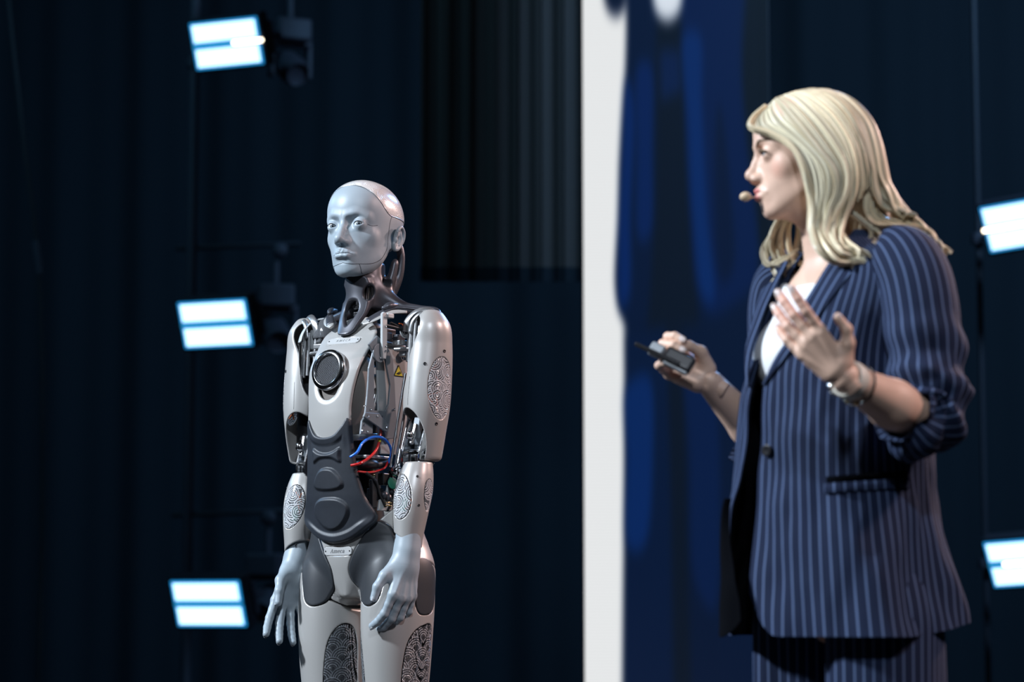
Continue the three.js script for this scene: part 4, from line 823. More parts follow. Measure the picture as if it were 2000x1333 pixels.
  for (const s of [1, -1]) {
    const u = part(robot, 'upper_arm', bothSides(s, [gU]), B.shell, 'satin silver upper arm shell');
    part(u, 'window_cover', bothSides(s, [cU]), B.clear, 'clear cover with ring relief');
    part(u, 'shell_seam', bothSides(s, [seamOn(A, [[0.186, 1.39, 0.06], [0.184, 1.36, 0.065], [0.183, 1.33, 0.065], [0.183, 1.32, 0.066]])]), B.seam);
    for (const q of bothSides(s, bolts(A, [[0.252, 1.452, 0], [0.224, 1.419, 0.041], [0.24, 1.274, 0.017], [0.222, 1.45, -0.05]], 0.0042))) part(u, 'shell_bolt', q, B.black);
    part(u, 'arm_core', bothSides(s, [rod([0.198, 1.24, -0.012], [0.198, 1.5, -0.014], 0.028, 0.03, 18)]), B.dark);
    part(u, 'wiring', bothSides(s, tangle([0.222, 1.36, 0.012], 0.024, 0.06, 4, 1.2, 0.0022)), B.orange); part(u, 'green_wiring', bothSides(s, tangle([0.222, 1.36, 0.012], 0.026, 0.06, 4, 3.4, 0.0022)), B.alu);
    part(u, 'shoulder_joint', bothSides(s, shoulder), B.alu); part(u, 'pivot_hub', bothSides(s, hub), B.chrome);
    const e = part(robot, 'elbow_joint', bothSides(s, elbow), B.chrome); part(e, 'elbow_block', bothSides(s, elbowDark), B.grey);
    const f = part(robot, 'forearm', bothSides(s, [gF]), B.shell, 'satin silver forearm shell');
    part(f, 'window_cover', bothSides(s, [cF]), B.clear, 'clear cover with ring relief'); part(f, 'window_cover', bothSides(s, [cB]), B.clear, 'clear cover with ring relief');
    for (const q of bothSides(s, bolts(Fo, [[0.218, 1.145, 0.061], [0.225, 1.075, 0.064], [0.165, 1.0, 0.085]], 0.0032))) part(f, 'shell_bolt', q, B.black);
    part(f, 'forearm_core', bothSides(s, [rod([0.186, 1.0, 0.048], [0.188, 1.165, 0.024], 0.022, 0.022, 16)]), B.dark);
    part(f, 'wiring', bothSides(s, tangle([0.184, 1.1, 0.058], 0.02, 0.045, 4, 0.4, 0.002)), B.orange); part(f, 'circuit_board', bothSides(s, [box(0.02, 0.05, 0.003, 0.001, [0.183, 1.085, 0.066], [-12, 0, 0])]), B.green); part(f, 'silver_wiring', bothSides(s, tangle([0.186, 1.1, 0.058], 0.022, 0.045, 5, 2.4, 0.002)), B.chrome);
  }
  for (const p of robot.children) if (['upper_arm', 'elbow_joint', 'forearm'].includes(p.name)) { p.geometry.computeBoundingBox(); const r = p.geometry.boundingBox.min.x < 0; p.position.set(r ? 0.011 : -0.008, r ? (p.name === 'upper_arm' ? 0 : -0.02) : -0.005, r && p.name === 'upper_arm' ? 0.018 : 0); }
  // hands
  const H = { left: handField({ bends: [[24, 26, 16, 5], [27, 30, 18, 1], [26, 34, 20, -3], [22, 34, 22, -9]], thumb: [[0.022, 0.018, 0.006, 0.0155], [0.044, 0.046, 0.012, 0.0125], [0.056, 0.072, 0.019, 0.0098], [0.058, 0.097, 0.025, 0.0084]] }),
    right: handField({ bends: [[10, 14, 10, 10], [16, 14, 10, 2], [10, 14, 10, -9], [10, 12, 10, -22]], thumb: [[0.02, 0.018, 0.01, 0.0155], [0.034, 0.044, 0.024, 0.0125], [0.036, 0.07, 0.034, 0.0098], [0.034, 0.096, 0.038, 0.0084]] }) };
  const put = (m, pos, fingers, palm) => { m.applyMatrix4(handTurn(fingers, palm)); m.position.set(...pos); m.scale.setScalar(1.1); };
  for (const [side, pos, fingers, palm] of [['left', [0.179, 0.944, 0.064], [0.02, -1, 0.17], [-0.93, -0.15, -0.22]], ['right', [-0.178, 0.928, 0.060], [-0.04, -1, 0.26], [0.9, 0.05, 0.5]]]) {
    const hf = H[side], wristed = U(0.02, hf, chain([[0, 0.02, 0, 0.024], [0, -0.015, -0.001, 0.0265], [0, -0.06, -0.002, 0.029]], 0.01));
    let g = sdfGeo(wristed, [-0.065, -0.075, -0.045], [0.09, 0.2, 0.12], 0.0016); const mir = side === 'left';
    // the left hand is the right one mirrored across its own x axis
    const hand = part(robot, 'hand', mir ? mirrored(g) : g, B.skin, 'grey-blue silicone hand');
    put(hand, pos, fingers, mir ? palm : palm);
    for (const n of hf.nails) { const q = nailGeo(n); part(hand, 'nail', mir ? mirrored(q) : q, B.nail); }
  }
}

// ---- what shows between the chest plate and the left arm: frames, links, actuators, hoses (mirrored on the right)
{
  part(robot, 'torso_core', [sdfGeo(loft([[1.02, 0, 0.0, 0.05, 0.055], [1.1, 0, 0.01, 0.042, 0.05], [1.2, 0, 0.03, 0.045, 0.055], [1.35, 0, 0.035, 0.055, 0.06], [1.48, 0, 0.02, 0.06, 0.05], [1.53, 0, 0.005, 0.045, 0.04]], 0.01), [-0.08, 1.0, -0.08], [0.08, 1.55, 0.12], 0.005)], B.dark);
  const liner = both(ell([0, 1.355, 0.075], [0.083, 0.125, 0.07]), (x, y, z) => z - frontZ(y) + bend(y) * x * x + 0.014, 0.004);
  part(robot, 'chest_liner', sdfGeo(hollow(liner, 0.006), [-0.09, 1.22, 0.0], [0.09, 1.49, 0.16], 0.0035), B.taupe, 'taupe liner behind the chest plate');
  const bracket = plate([[0.116, 1.462], [0.084, 1.487], [0.056, 1.473], [0.036, 1.454], [0.022, 1.434], [0.019, 1.403], [0.015, 1.374], [0.011, 1.324], [0.003, 1.24], [0.05, 1.235], [0.06, 1.29], [0.128, 1.292], [0.121, 1.335], [0.117, 1.372], [0.115, 1.404], [0.100, 1.443]], [[[0.095, 1.422], [0.052, 1.431], [0.042, 1.397], [0.033, 1.369], [0.039, 1.322], [0.052, 1.304], [0.094, 1.302]]], 0.006, 'x', 0.099, 0.0012);
  const side = plate([[0.077, 1.473], [0.036, 1.474], [-0.013, 1.474], [-0.036, 1.466], [-0.054, 1.45], [-0.06, 1.419], [-0.058, 1.367], [-0.05, 1.28], [-0.036, 1.21], [-0.01, 1.2], [0.05, 1.2], [0.058, 1.23], [0.067, 1.434]], [], 0.006, 'x', 0.085, 0.0012);
  const disc = lathe([[0, -0.003], [0.022, -0.003], [0.0235, -0.0015], [0.0235, 0.0015], [0.022, 0.003], [0, 0.003]], [1, 0, 0], [0.104, 1.444, 0.080], 30);
  const bar = [plate([[0.081, 1.540], [0.076, 1.545], [0.066, 1.543], [0.063, 1.535], [0.063, 1.452], [0.067, 1.43], [0.078, 1.43], [0.081, 1.452]], [], 0.008, 'x', 0.112, 0.001), box(0.02, 0.012, 0.024, 0.003, [0.112, 1.537, 0.055])];
  const tri = plate([[0.149, 1.283], [0.143, 1.294], [0.09, 1.295], [0.054, 1.267], [0.053, 1.257], [0.060, 1.251], [0.070, 1.253]], [{ c: [0.134, 1.284], r: 0.003 }, { c: [0.064, 1.262], r: 0.003 }], 0.006, 'x', 0.112, 0.0012);
  const lowBr = plate([[0.146, 1.242], [0.141, 1.274], [0.129, 1.288], [0.098, 1.282], [0.101, 1.245]], [], 0.006, 'x', 0.1, 0.001);
  const head = (list, r = 0.0032) => list.map(([z, y, x]) => bolt([x, y, z], [1, 0, 0], r, 0.003));
  const piston = [rod([0.07, 1.31, 0.05], [0.074, 1.40, 0.02], 0.003), rod([0.078, 1.30, 0.078], [0.078, 1.345, 0.063], 0.0075), rod([0.078, 1.345, 0.063], [0.078, 1.40, 0.042], 0.004), rod([0.08, 1.30, 0.058], [0.08, 1.40, 0.036], 0.0018), rod([0.08, 1.38, 0.075], [0.08, 1.44, 0.075], 0.0035), rod([0.072, 1.36, 0.045], [0.072, 1.43, 0.045], 0.0035)];
  const blocks = [box(0.012, 0.03, 0.012, 0.002, [0.082, 1.372, 0.08], [20, 0, 0]), box(0.012, 0.018, 0.02, 0.002, [0.08, 1.402, 0.077])];
  const sleeve = [rod([0.078, 1.302, 0.077], [0.078, 1.322, 0.071], 0.0085), rod([0.078, 1.385, 0.049], [0.078, 1.392, 0.046], 0.006)];
  const drum = [lathe([[0.02, -0.008], [0.046, -0.008], [0.048, -0.006], [0.048, 0.006], [0.046, 0.008], [0.02, 0.008]], [0, 1, 0.08], [0.035, 1.241, 0.068], 36), box(0.07, 0.008, 0.09, 0.002, [0.06, 1.19, 0.07])];
  const rods = [rod([0.122, 1.40, 0.0], [0.121, 1.165, 0.055], 0.0034), rod([0.130, 1.38, -0.008], [0.127, 1.165, 0.044], 0.0038), rod([0.128, 1.33, -0.02], [0.124, 1.16, 0.034], 0.003)];
  const rodEnd = [sdfGeo(cut(U(0.008, sph([0.124, 1.157, 0.036], 0.0135), cap([0.126, 1.175, 0.033], [0.126, 1.21, 0.024], 0.008, 0.004)), cyl([0.09, 1.157, 0.036], [0.16, 1.157, 0.036], 0.0075), 0.001), [0.1, 1.13, 0.0], [0.15, 1.22, 0.06], 0.002), rod([0.112, 1.157, 0.036], [0.137, 1.157, 0.036], 0.0055)];
  const cluster = [rod([0.07, 1.12, 0.062], [0.07, 1.172, 0.062], 0.008), box(0.03, 0.03, 0.03, 0.003, [0.08, 1.1, 0.062]), rod([0.09, 1.17, 0.075], [0.09, 1.18, 0.02], 0.009), sdfGeo(ell([0.075, 1.172, 0.09], [0.03, 0.016, 0.03]), [0.04, 1.15, 0.05], [0.11, 1.2, 0.13], 0.004)];
  const clutter = [box(0.012, 0.07, 0.02, 0.003, [0.095, 1.1, 0.088]), box(0.02, 0.03, 0.05, 0.004, [0.09, 1.138, 0.03]), rod([0.09, 1.06, 0.03], [0.092, 1.16, 0.01], 0.01), hose([[0.098, 1.15, 0.12], [0.104, 1.13, 0.09], [0.1, 1.1, 0.07], [0.104, 1.07, 0.05]], 0.004, 24), hose([[0.1, 1.16, 0.02], [0.106, 1.13, 0.03], [0.102, 1.09, 0.02], [0.1, 1.06, 0.04]], 0.0035, 24), box(0.006, 0.06, 0.05, 0.002, [0.088, 1.09, -0.01])];
  const bracketLow = plate([[0.075, 1.06], [0.02, 1.06], [0.012, 1.13], [0.03, 1.145], [0.045, 1.1], [0.07, 1.085]], [], 0.005, 'x', 0.098, 0.001), terminals = [0, 1, 2, 3, 4, 5].map((i) => box(0.003, 0.003, 0.006, 0.0006, [0.113, 1.072 + (i % 2) * 0.007, 0.06 - Math.floor(i / 2) * 0.009]));
  const knobs = [[0.057, 1.098], [0.027, 1.109], [0.042, 1.092]].map(([z, y]) => lathe([[0, 0.008], [0.006, 0.007], [0.0095, 0.003], [0.0095, -0.006], [0, -0.006]], [1, 0.1, 0.2], [0.104, y, z], 18));
  const threads = []; for (let i = 0; i < 9; i++) threads.push(lathe([[0.005, -0.0018], [0.0085, 0], [0.005, 0.0018]], [0, 1, 0], [0.072, 1.122 + i * 0.0052, 0.064], 16));
  const wires = [hose([[0.125, 1.52, 0.03], [0.115, 1.522, 0.005], [0.1, 1.515, -0.02], [0.09, 1.49, -0.03]], 0.0016, 24, 6), hose([[0.14, 1.512, 0.02], [0.12, 1.516, -0.01], [0.1, 1.5, -0.03]], 0.0016, 24, 6)];
  const link = [rod([0.112, 1.513, 0.064], [0.136, 1.503, -0.004], 0.0052), rod([0.114, 1.522, 0.05], [0.128, 1.505, 0.0], 0.003)];
  const topBlocks = [box(0.03, 0.034, 0.05, 0.004, [0.075, 1.495, 0.02]), box(0.02, 0.02, 0.02, 0.003, [0.1, 1.488, 0.045]), box(0.016, 0.016, 0.03, 0.002, [0.11, 1.487, 0.01])];
  const pulley = [lathe([[0.004, 0.006], [0.0095, 0.006], [0.012, 0.003], [0.012, -0.004]], [1, 0, 0.1], [0.091, 1.447, -0.031], 20)];
  const topBar = [rod([0.092, 1.474, 0.045], [0.092, 1.47, -0.035], 0.0045)];
  for (const s of [1]) {
    const b = (l) => l.map((g) => (s > 0 ? g : mirrored(g)));
    const rack = part(robot, 'side_frame', b([side]), B.panel, 'pale grey side plate');
    part(rack, 'bracket', b([bracket]), B.grey, 'slate grey arched bracket'); part(rack, 'half_disc', b([disc]), B.grey); part(rack, 'link_plate', b([tri]), B.grey, 'triangular slate link plate'); part(rack, 'lower_bracket', b([lowBr]), B.grey);
    part(rack, 'upright_bar', b(bar), B.panel); part(rack, 'top_bar', b(topBar), B.panel);
    part(rack, 'bolts', b(head([[0.070, 1.461, 0.116], [0.072, 1.449, 0.116], [0.070, 1.51, 0.116], [0.072, 1.533, 0.116], [0.019, 1.31, 0.102], [0.110, 1.304, 0.102], [0.135, 1.265, 0.103], [0.141, 1.25, 0.103], [0.123, 1.25, 0.103], [0.134, 1.284, 0.115], [0.1, 1.288, 0.115], [0.064, 1.262, 0.115], [0.03, 1.465, 0.089], [-0.02, 1.462, 0.089], [0.08, 1.433, 0.107], [0.13, 1.31, 0.1]])), B.chrome);
    part(rack, 'pulley', b(pulley), B.chrome);
    const act = part(robot, 'torso_actuator', b(piston), B.chrome); part(act, 'sleeve', b(sleeve), B.alu); part(act, 'sensor_block', b(blocks), B.panel); part(act, 'motor_block', b(topBlocks), B.gun); part(act, 'link_rod', b(link), B.black);
    const w = part(robot, 'waist_joint', b(drum), B.alu); part(w, 'spindle_block', b(cluster), B.dark); part(w, 'threaded_spindle', b(threads), B.brass); part(w, 'cable_run', b(clutter), B.black); part(w, 'hip_bracket', b([bracketLow]), B.panel); part(w, 'brass_terminals', b(terminals), B.brass); part(w, 'cable_gland', b(knobs), B.gun, 'dark round cable gland');
    const pr = part(robot, 'push_rod', b([rods[0]]), B.chrome, 'long chrome push rod'); for (const q of rods.slice(1)) part(robot, 'push_rod', b([q]), B.chrome, 'long chrome push rod'); part(pr, 'rod_end', b(rodEnd), B.chrome); part(pr, 'circuit_board', b([lathe([[0, 0.002], [0.013, 0.002], [0.015, 0], [0.013, -0.002], [0, -0.002]], [1, 0.2, 0.3], [0.112, 1.127, 0.034], 20)]), B.green);
    part(act, 'orange_wire', b(wires), B.orange);
  }
  const hoses = part(robot, 'blue_hose', hose([[0.09, 1.185, 0.17], [0.105, 1.196, 0.163], [0.107, 1.22, 0.144], [0.109, 1.236, 0.109], [0.109, 1.236, 0.07], [0.107, 1.223, 0.044], [0.105, 1.206, 0.032], [0.104, 1.187, 0.034]], 0.0034, 60), B.blue, 'bright blue looped air hose');
  part(hoses, 'hose_end', rod([0.104, 1.19, 0.034], [0.103, 1.176, 0.036], 0.005), B.blue);
  const rh = part(robot, 'red_hose', [hose([[0.098, 1.258, 0.064], [0.1, 1.254, 0.066], [0.102, 1.229, 0.074], [0.103, 1.206, 0.087], [0.102, 1.186, 0.113], [0.098, 1.17, 0.147], [0.08, 1.166, 0.155]], 0.0036, 50)], B.red, 'dark red air hose');
  part(rh, 'hose_tag', rod([0.1018, 1.232, 0.0735], [0.1025, 1.226, 0.0755], 0.0044), B.yellow);
  part(robot, 'red_hose', hose([[0.1, 1.181, 0.037], [0.102, 1.165, 0.053], [0.103, 1.157, 0.077], [0.1, 1.151, 0.108], [0.09, 1.152, 0.141]], 0.0026, 40), B.red, 'thin red air hose');
  // warning triangle: yellow with a black border and a crushed-hand mark
  const w0 = [-0.0155, 1.4045], warn = part(robot, 'warning_sticker', plate([[-0.019, -0.0095], [0.019, -0.0095], [0.0015, 0.0185], [-0.0015, 0.0185]], [], 0.0012, 'z', 0, 0.0002), B.black, 'yellow triangular hand-crush warning sticker');
  warn.position.set(0.0887, w0[1], w0[0]); warn.rotation.y = Math.PI / 2;
  part(warn, 'sticker_face', plate([[-0.0158, -0.0077], [0.0158, -0.0077], [0, 0.0160]], [], 0.0012, 'z', 0.0004, 0.0002), B.yellow);
  part(warn, 'pictogram', [plate([[-0.009, -0.0045], [0.0, -0.0055], [0.004, -0.0035], [-0.001, -0.002], [0.002, 0.0005], [-0.002, 0.001], [-0.006, -0.0015], [-0.0095, -0.0025]], [], 0.0012, 'z', 0.0008, 0.0002), lathe([[0.0018, 0.0006], [0.0038, 0.0006], [0.0038, 0], [0.0018, 0]], [0, 0, 1], [0.0045, 0.0, 0.0009], 14)], B.black);
  // right shoulder: smoked dome over a bearing block, polished rod down into the arm
  const dome = sdfGeo(both(hollow(ell([-0.122, 1.5, 0.008], [0.04, 0.054, 0.036]), 0.0055), half([0, 1.5, 0], [0, -1, 0]), 0.001), [-0.18, 1.49, -0.05], [-0.06, 1.57, 0.06], 0.0025);
  const sh = part(robot, 'shoulder_dome', dome, B.smoke, 'smoked clear dome over its right shoulder');
  part(sh, 'bearing_block', sdfGeo(cut(placed(rbox([0, 0, 0], [0.016, 0.026, 0.007], 0.006), [-0.146, 1.498, 0.024], [0, 30, 0]), cyl([-0.165, 1.504, -0.01], [-0.128, 1.504, 0.055], 0.009), 0.001), [-0.185, 1.46, -0.03], [-0.11, 1.54, 0.06], 0.002), B.panel);
  part(sh, 'bearing', lathe([[0, 0.003], [0.004, 0.004], [0.007, 0.001], [0.0085, 0], [0.0085, -0.004]], [0.5, 0, 0.85], [-0.146, 1.504, 0.026], 20), B.chrome);
  part(sh, 'strap', sweep(spline([[-0.168, 1.49, 0.062], [-0.167, 1.508, 0.056], [-0.163, 1.528, 0.044], [-0.152, 1.546, 0.026], [-0.135, 1.553, 0.008]], 24), (t) => [0.0025, 0.0095 - 0.004 * t], 8, [-0.3, 0.5, 0.6]), B.panel);
  part(sh, 'polished_rod', [rod([-0.167, 1.39, 0.058], [-0.167, 1.487, 0.058], 0.0055), rod([-0.167, 1.382, 0.058], [-0.167, 1.394, 0.058], 0.0075), rod([-0.167, 1.482, 0.058], [-0.167, 1.49, 0.058], 0.0075)], B.chrome);
  part(sh, 'motor', [rod([-0.155, 1.44, 0.01], [-0.11, 1.44, 0.03], 0.02), rod([-0.135, 1.37, 0.02], [-0.13, 1.47, 0.01], 0.014)], B.dark);
}

// ================================================================ the speaker
const WY = 60, wl = (x, y, z) => { const S = Math.sin(R(WY)), C = Math.cos(R(WY)); return [x * C + z * S, y, -x * S + z * C]; };   // hall direction -> her own axes (x to her left, z forward)
const pin = canvas(128, 8, (c, w, h) => {
  c.fillStyle = '#152039'; c.fillRect(0, 0, w, h);
  const g = c.createLinearGradient(0, 0, w, 0); g.addColorStop(0, 'rgba(140,160,200,0)'); g.addColorStop(0.36, 'rgba(140,160,200,0)'); g.addColorStop(0.45, 'rgba(125,146,184,.62)'); g.addColorStop(0.55, 'rgba(125,146,184,.62)'); g.addColorStop(0.64, 'rgba(140,160,200,0)'); g.addColorStop(1, 'rgba(140,160,200,0)');
  c.fillStyle = g; c.fillRect(0, 0, w, h);
}, true, [1 / 0.0185, 1]);
const weave = noiseTexture(128, [[64, 1], [128, 1]], 0, 1, [60, 60]);
const F = {
  skin: new THREE.MeshPhysicalMaterial({ vertexColors: true, roughness: 0.48, sheen: 0.2, sheenColor: new THREE.Color(0.9, 0.6, 0.5) }),
  suit: std([1, 1, 1], 0.8, 0, { map: pin, bumpMap: weave, bumpScale: 0.0003, specularIntensity: 0.35 }),
  lining: std([0.003, 0.0035, 0.005], 1, 0, { specularIntensity: 0.05 }), top: std([0.78, 0.79, 0.8], 0.8), hair: new THREE.MeshPhysicalMaterial({ vertexColors: true, roughness: 0.42, sheen: 0.3, sheenColor: new THREE.Color(1, 0.9, 0.7) }),
  black: std([0.008, 0.008, 0.01], 0.3), grey: std([0.3, 0.32, 0.34], 0.4, 0.2), beige: std([0.62, 0.46, 0.3], 0.6), cream: std([0.68, 0.63, 0.54], 0.5), steel: std([0.7, 0.7, 0.72], 0.2, 1), gold: std([0.75, 0.55, 0.3], 0.25, 1), glass: std([0.25, 0.27, 0.3], 0.08, 0, { clearcoat: 1 }), brow: std([0.16, 0.10, 0.055], 0.7), shoe: std([0.02, 0.02, 0.025], 0.3),
};
const woman = thing('person', 'woman with long blonde wavy hair in a navy pinstripe suit, gesturing with both hands', 'person', [0.615, 0, 1.5], R(-WY));
const skinTone = [0.70, 0.46, 0.345];
const painted = (g, fn) => { const p = g.attributes.position, c = new Float32Array(p.count * 3); for (let i = 0; i < p.count; i++) c.set(fn(p.getX(i), p.getY(i), p.getZ(i)), i * 3); g.setAttribute('color', new THREE.BufferAttribute(c, 3)); return g; };
const tone = (x, y, z) => { const k = 1 + 0.06 * noise(x * 60, y * 60, z * 60); return [skinTone[0] * k, skinTone[1] * k, skinTone[2] * k]; };

// ---- body
const HEADPOS = [-0.030, 1.672, 0.054], headM = new THREE.Matrix4().makeRotationFromEuler(new THREE.Euler(R(3), R(-27), R(0), 'YXZ')).setPosition(...HEADPOS);
const torsoF = U(0.03, loft([[0.90, 0, -0.01, 0.16, 0.115], [1.0, 0, 0, 0.15, 0.11], [1.1, 0, 0.01, 0.128, 0.098], [1.25, 0, 0.014, 0.14, 0.105], [1.36, 0, 0.008, 0.15, 0.1], [1.42, 0, 0, 0.15, 0.082], [1.455, 0, -0.004, 0.105, 0.062], [1.475, 0, -0.006, 0.06, 0.05]], 0.01), mirX(ell([0.058, 1.285, 0.086], [0.052, 0.06, 0.05])));
const arms = { l: [[0.165, 1.425, -0.008, 0.052], [0.228, 1.17, -0.012, 0.042], [0.236, 1.155, -0.002, 0.04], [0.262, 1.176, 0.092, 0.044], [0.298, 1.214, 0.222, 0.026]], r: [[-0.165, 1.425, -0.008, 0.052], [-0.215, 1.125, -0.03, 0.042], [-0.222, 1.108, -0.018, 0.04], [-0.214, 1.17, 0.06, 0.037], [-0.2, 1.248, 0.158, 0.026]] };
{
  const neckF = cap([-0.006, 1.43, -0.006], [-0.022, 1.6, 0.03], 0.056, 0.047);
  const legs = mirX(chain([[0.085, 0.9, 0, 0.085], [0.1, 0.5, 0.015, 0.058], [0.105, 0.11, -0.02, 0.036]], 0.02));
  const feet = mirX(chain([[0.105, 0.1, -0.02, 0.035], [0.107, 0.05, 0.03, 0.03], [0.11, 0.03, 0.11, 0.022]], 0.01));
  const bodyF = U(0.03, torsoF, neckF, chain(arms.l, 0.01), chain(arms.r, 0.01), legs, feet);
  const bodyG = sdfGeo(bodyF, [-0.3, 0, -0.16], [0.36, 1.62, 0.28], 0.0085, { slack: 1.4 });
  const headF = headField({ mouth: 0.003, open: 0.0042, tip: 0.004 });
  const hf = U(0.02, headF, cap([0.0, -0.09, -0.005], [0.02, -0.2, -0.05], 0.046, 0.034));
  const headG = sdfGeo(hf, [-0.1, -0.17, -0.14], [0.1, 0.14, 0.14], 0.0026);
  painted(headG, (x, y, z) => {
    const t = tone(x, y, z), lip = sstep(0.0075, 0.004, Math.min(H3(x * 0.28, y + 0.0665, (z - 0.0955) * 0.5), H3(x * 0.3, y + 0.079, (z - 0.094) * 0.5)) + Math.max(0, Math.abs(x) - 0.018) * 0.4), cheek = 0.35 * sstep(0.03, 0.0, H3(Math.abs(x) - 0.05, y + 0.032, (z - 0.06)));
    return [mix(t[0], 0.5, lip * 0.8) , mix(mix(t[1], 0.25, cheek), 0.15, lip), mix(mix(t[2], 0.18, cheek), 0.14, lip)];
  });
  headG.applyMatrix4(headM);
  // hands
  const hl = handField({ bends: [[-6, 14, 8, 10], [8, 18, 12, 3], [14, 22, 14, -2], [16, 24, 16, -7]], thumb: [[0.022, 0.018, 0.004, 0.0155], [0.046, 0.036, 0.006, 0.0125], [0.062, 0.055, 0.008, 0.0098], [0.066, 0.082, 0.006, 0.0084]], wrist: [0.026, 0.02] });
  const hr = handField({ bends: [[48, 74, 40, 4], [58, 78, 42, 1], [62, 70, 40, -3], [50, 56, 34, -10]], thumb: [[0.022, 0.018, 0.012, 0.0155], [0.036, 0.045, 0.03, 0.0125], [0.03, 0.07, 0.045, 0.0098], [0.012, 0.09, 0.05, 0.0084]] });
  const mk = (h, mir, pos, fingers, palm) => {
    const m = handTurn(wl(...fingers), wl(...palm)).scale(V(0.96, 0.96, 0.96)).setPosition(...pos);
    let g = sdfGeo(h, ...handBox, 0.0026), n = h.nails.map((q) => nailGeo(q, 1.05)); if (mir) { g = mirrored(g); n = n.map(mirrored); }
    return { g: painted(g, (x, y, z) => { const t = tone(x, y, z), k = sstep(0.11, 0.16, y); return [t[0], t[1] * (1 - 0.12 * k), t[2] * (1 - 0.1 * k)]; }).applyMatrix4(m), n: n.map((q) => q.applyMatrix4(m)), m };
  };
  const L = mk(hl, true, [0.3, 1.217, 0.228], [-0.70, 0.70, 0.1], [0.22, 0.36, -0.9]), Rr = mk(hr, false, [-0.2, 1.248, 0.158], [-0.86, 0.5, -0.12], [0.1, 0.22, 0.95]);
  part(woman, 'body', [painted(bodyG, tone), headG, L.g, Rr.g], F.skin, 'fair skin of face, neck, forearms and hands');
  const polish = std([0.72, 0.6, 0.56], 0.2, 0, { clearcoat: 0.8 }); for (const n of [...L.n, ...Rr.n]) part(woman, 'fingernail', n, polish);
  for (const s of [1, -1]) {
    const e = new THREE.SphereGeometry(0.0141, 32, 24); e.rotateX(Math.PI / 2);
    painted(e, (x, y, z) => { const d = Math.acos(clamp(z / 0.0141, -1, 1)); return d < 0.2 ? [0.005, 0.005, 0.006] : d < 0.46 ? [0.06, 0.09, 0.12] : [0.42, 0.4, 0.39]; });
    const eye = part(woman, 'eye', e.translate(s * 0.0345, -0.0005, 0.0725).applyMatrix4(headM), new THREE.MeshPhysicalMaterial({ vertexColors: true, roughness: 0.15, clearcoat: 1 }));
    const onHead = (pts, lift = 0.0006) => spline(pts, 20).map((v) => { const q = onto(headF, [v.x, v.y, v.z], 5); return V(q.p[0] + q.n[0] * lift, q.p[1] + q.n[1] * lift, q.p[2] + q.n[2] * lift); });
    part(woman, 'eyebrow', sweep(onHead([[s * 0.014, 0.019, 0.092], [s * 0.03, 0.0255, 0.088], [s * 0.045, 0.023, 0.075], [s * 0.054, 0.017, 0.062]]), (t) => [0.0012, 0.003 * (1.1 - t)], 6, [s * 0.4, 0.2, 1]).applyMatrix4(headM), F.brow);
    part(woman, 'eyelashes', sweep([0, 1, 2, 3, 4, 5, 6, 7, 8].map((i) => { const t = i / 4 - 1; return [s * (0.0353 + t * 0.0135), 0.0055 * (1 - t * t) + 0.0006, 0.0905 - 0.006 * t * t - (t > 0 ? 0.003 * t : 0)]; }), (t) => [0.0024, 0.0024 + 0.002 * t], 6).applyMatrix4(headM), F.brow);
  }
}
// ---- jacket: rings of an open coat, angle 0 at her front, +90 degrees at her left
const jx = curve1([[0.76, 0.222], [0.95, 0.198], [1.1, 0.18], [1.25, 0.183], [1.38, 0.19], [1.435, 0.18], [1.465, 0.15], [1.49, 0.11], [1.515, 0.082]]), jf = curve1([[0.76, 0.2], [0.95, 0.196], [1.1, 0.186], [1.2, 0.18], [1.28, 0.168], [1.36, 0.136], [1.42, 0.102], [1.47, 0.072], [1.515, 0.055]]), jb = curve1([[0.76, 0.195], [0.85, 0.178], [0.95, 0.152], [1.1, 0.152], [1.25, 0.16], [1.38, 0.158], [1.44, 0.135], [1.48, 0.11], [1.515, 0.09]]);
function coat(a, y, lift = 0, amp = 1) {
  const s = Math.sin(a), c = Math.cos(a), n = 2.3, q = Math.pow(Math.pow(Math.abs(s), n) + Math.pow(Math.abs(c), n), -1 / n);
  const low = sstep(1.15, 0.8, y), fold = amp * (low * 0.011 * Math.sin(a * 5.2 + 0.7 + y * 1.5) + 0.006 * noise(a * 3.2, y * 7, 3) * (0.4 + low) + 0.004 * noise(a * 7, y * 16, 9));
  const k = q + (fold + lift) / 0.18;
  return [s * jx(y) * k, y, c * (c > 0 ? jf(y) : jb(y)) * k];
}
const hemY = (a) => 0.770 + 0.045 * sstep(1.4, 3.1, Math.abs(a)) + 0.075 * Math.pow(clamp(1 - Math.abs(a) / 0.3, 0, 1), 2);
const edgeX = (s, y) => (s > 0 ? 0.048 * clamp((y - 1.222) / 0.08, 0, 1) + 0.026 * clamp((y - 1.302) / 0.19, 0, 1.1) - 0.004 * sstep(1.2, 0.9, y) : -(0.046 + 0.012 * sstep(1.2, 1.27, y) + 0.012 * sstep(1.15, 0.85, y) + 0.018 * sstep(1.3, 1.5, y)));
const edgeA = (s, y) => Math.asin(clamp(edgeX(s, y) / (jx(y) * 1.02), -1, 1));
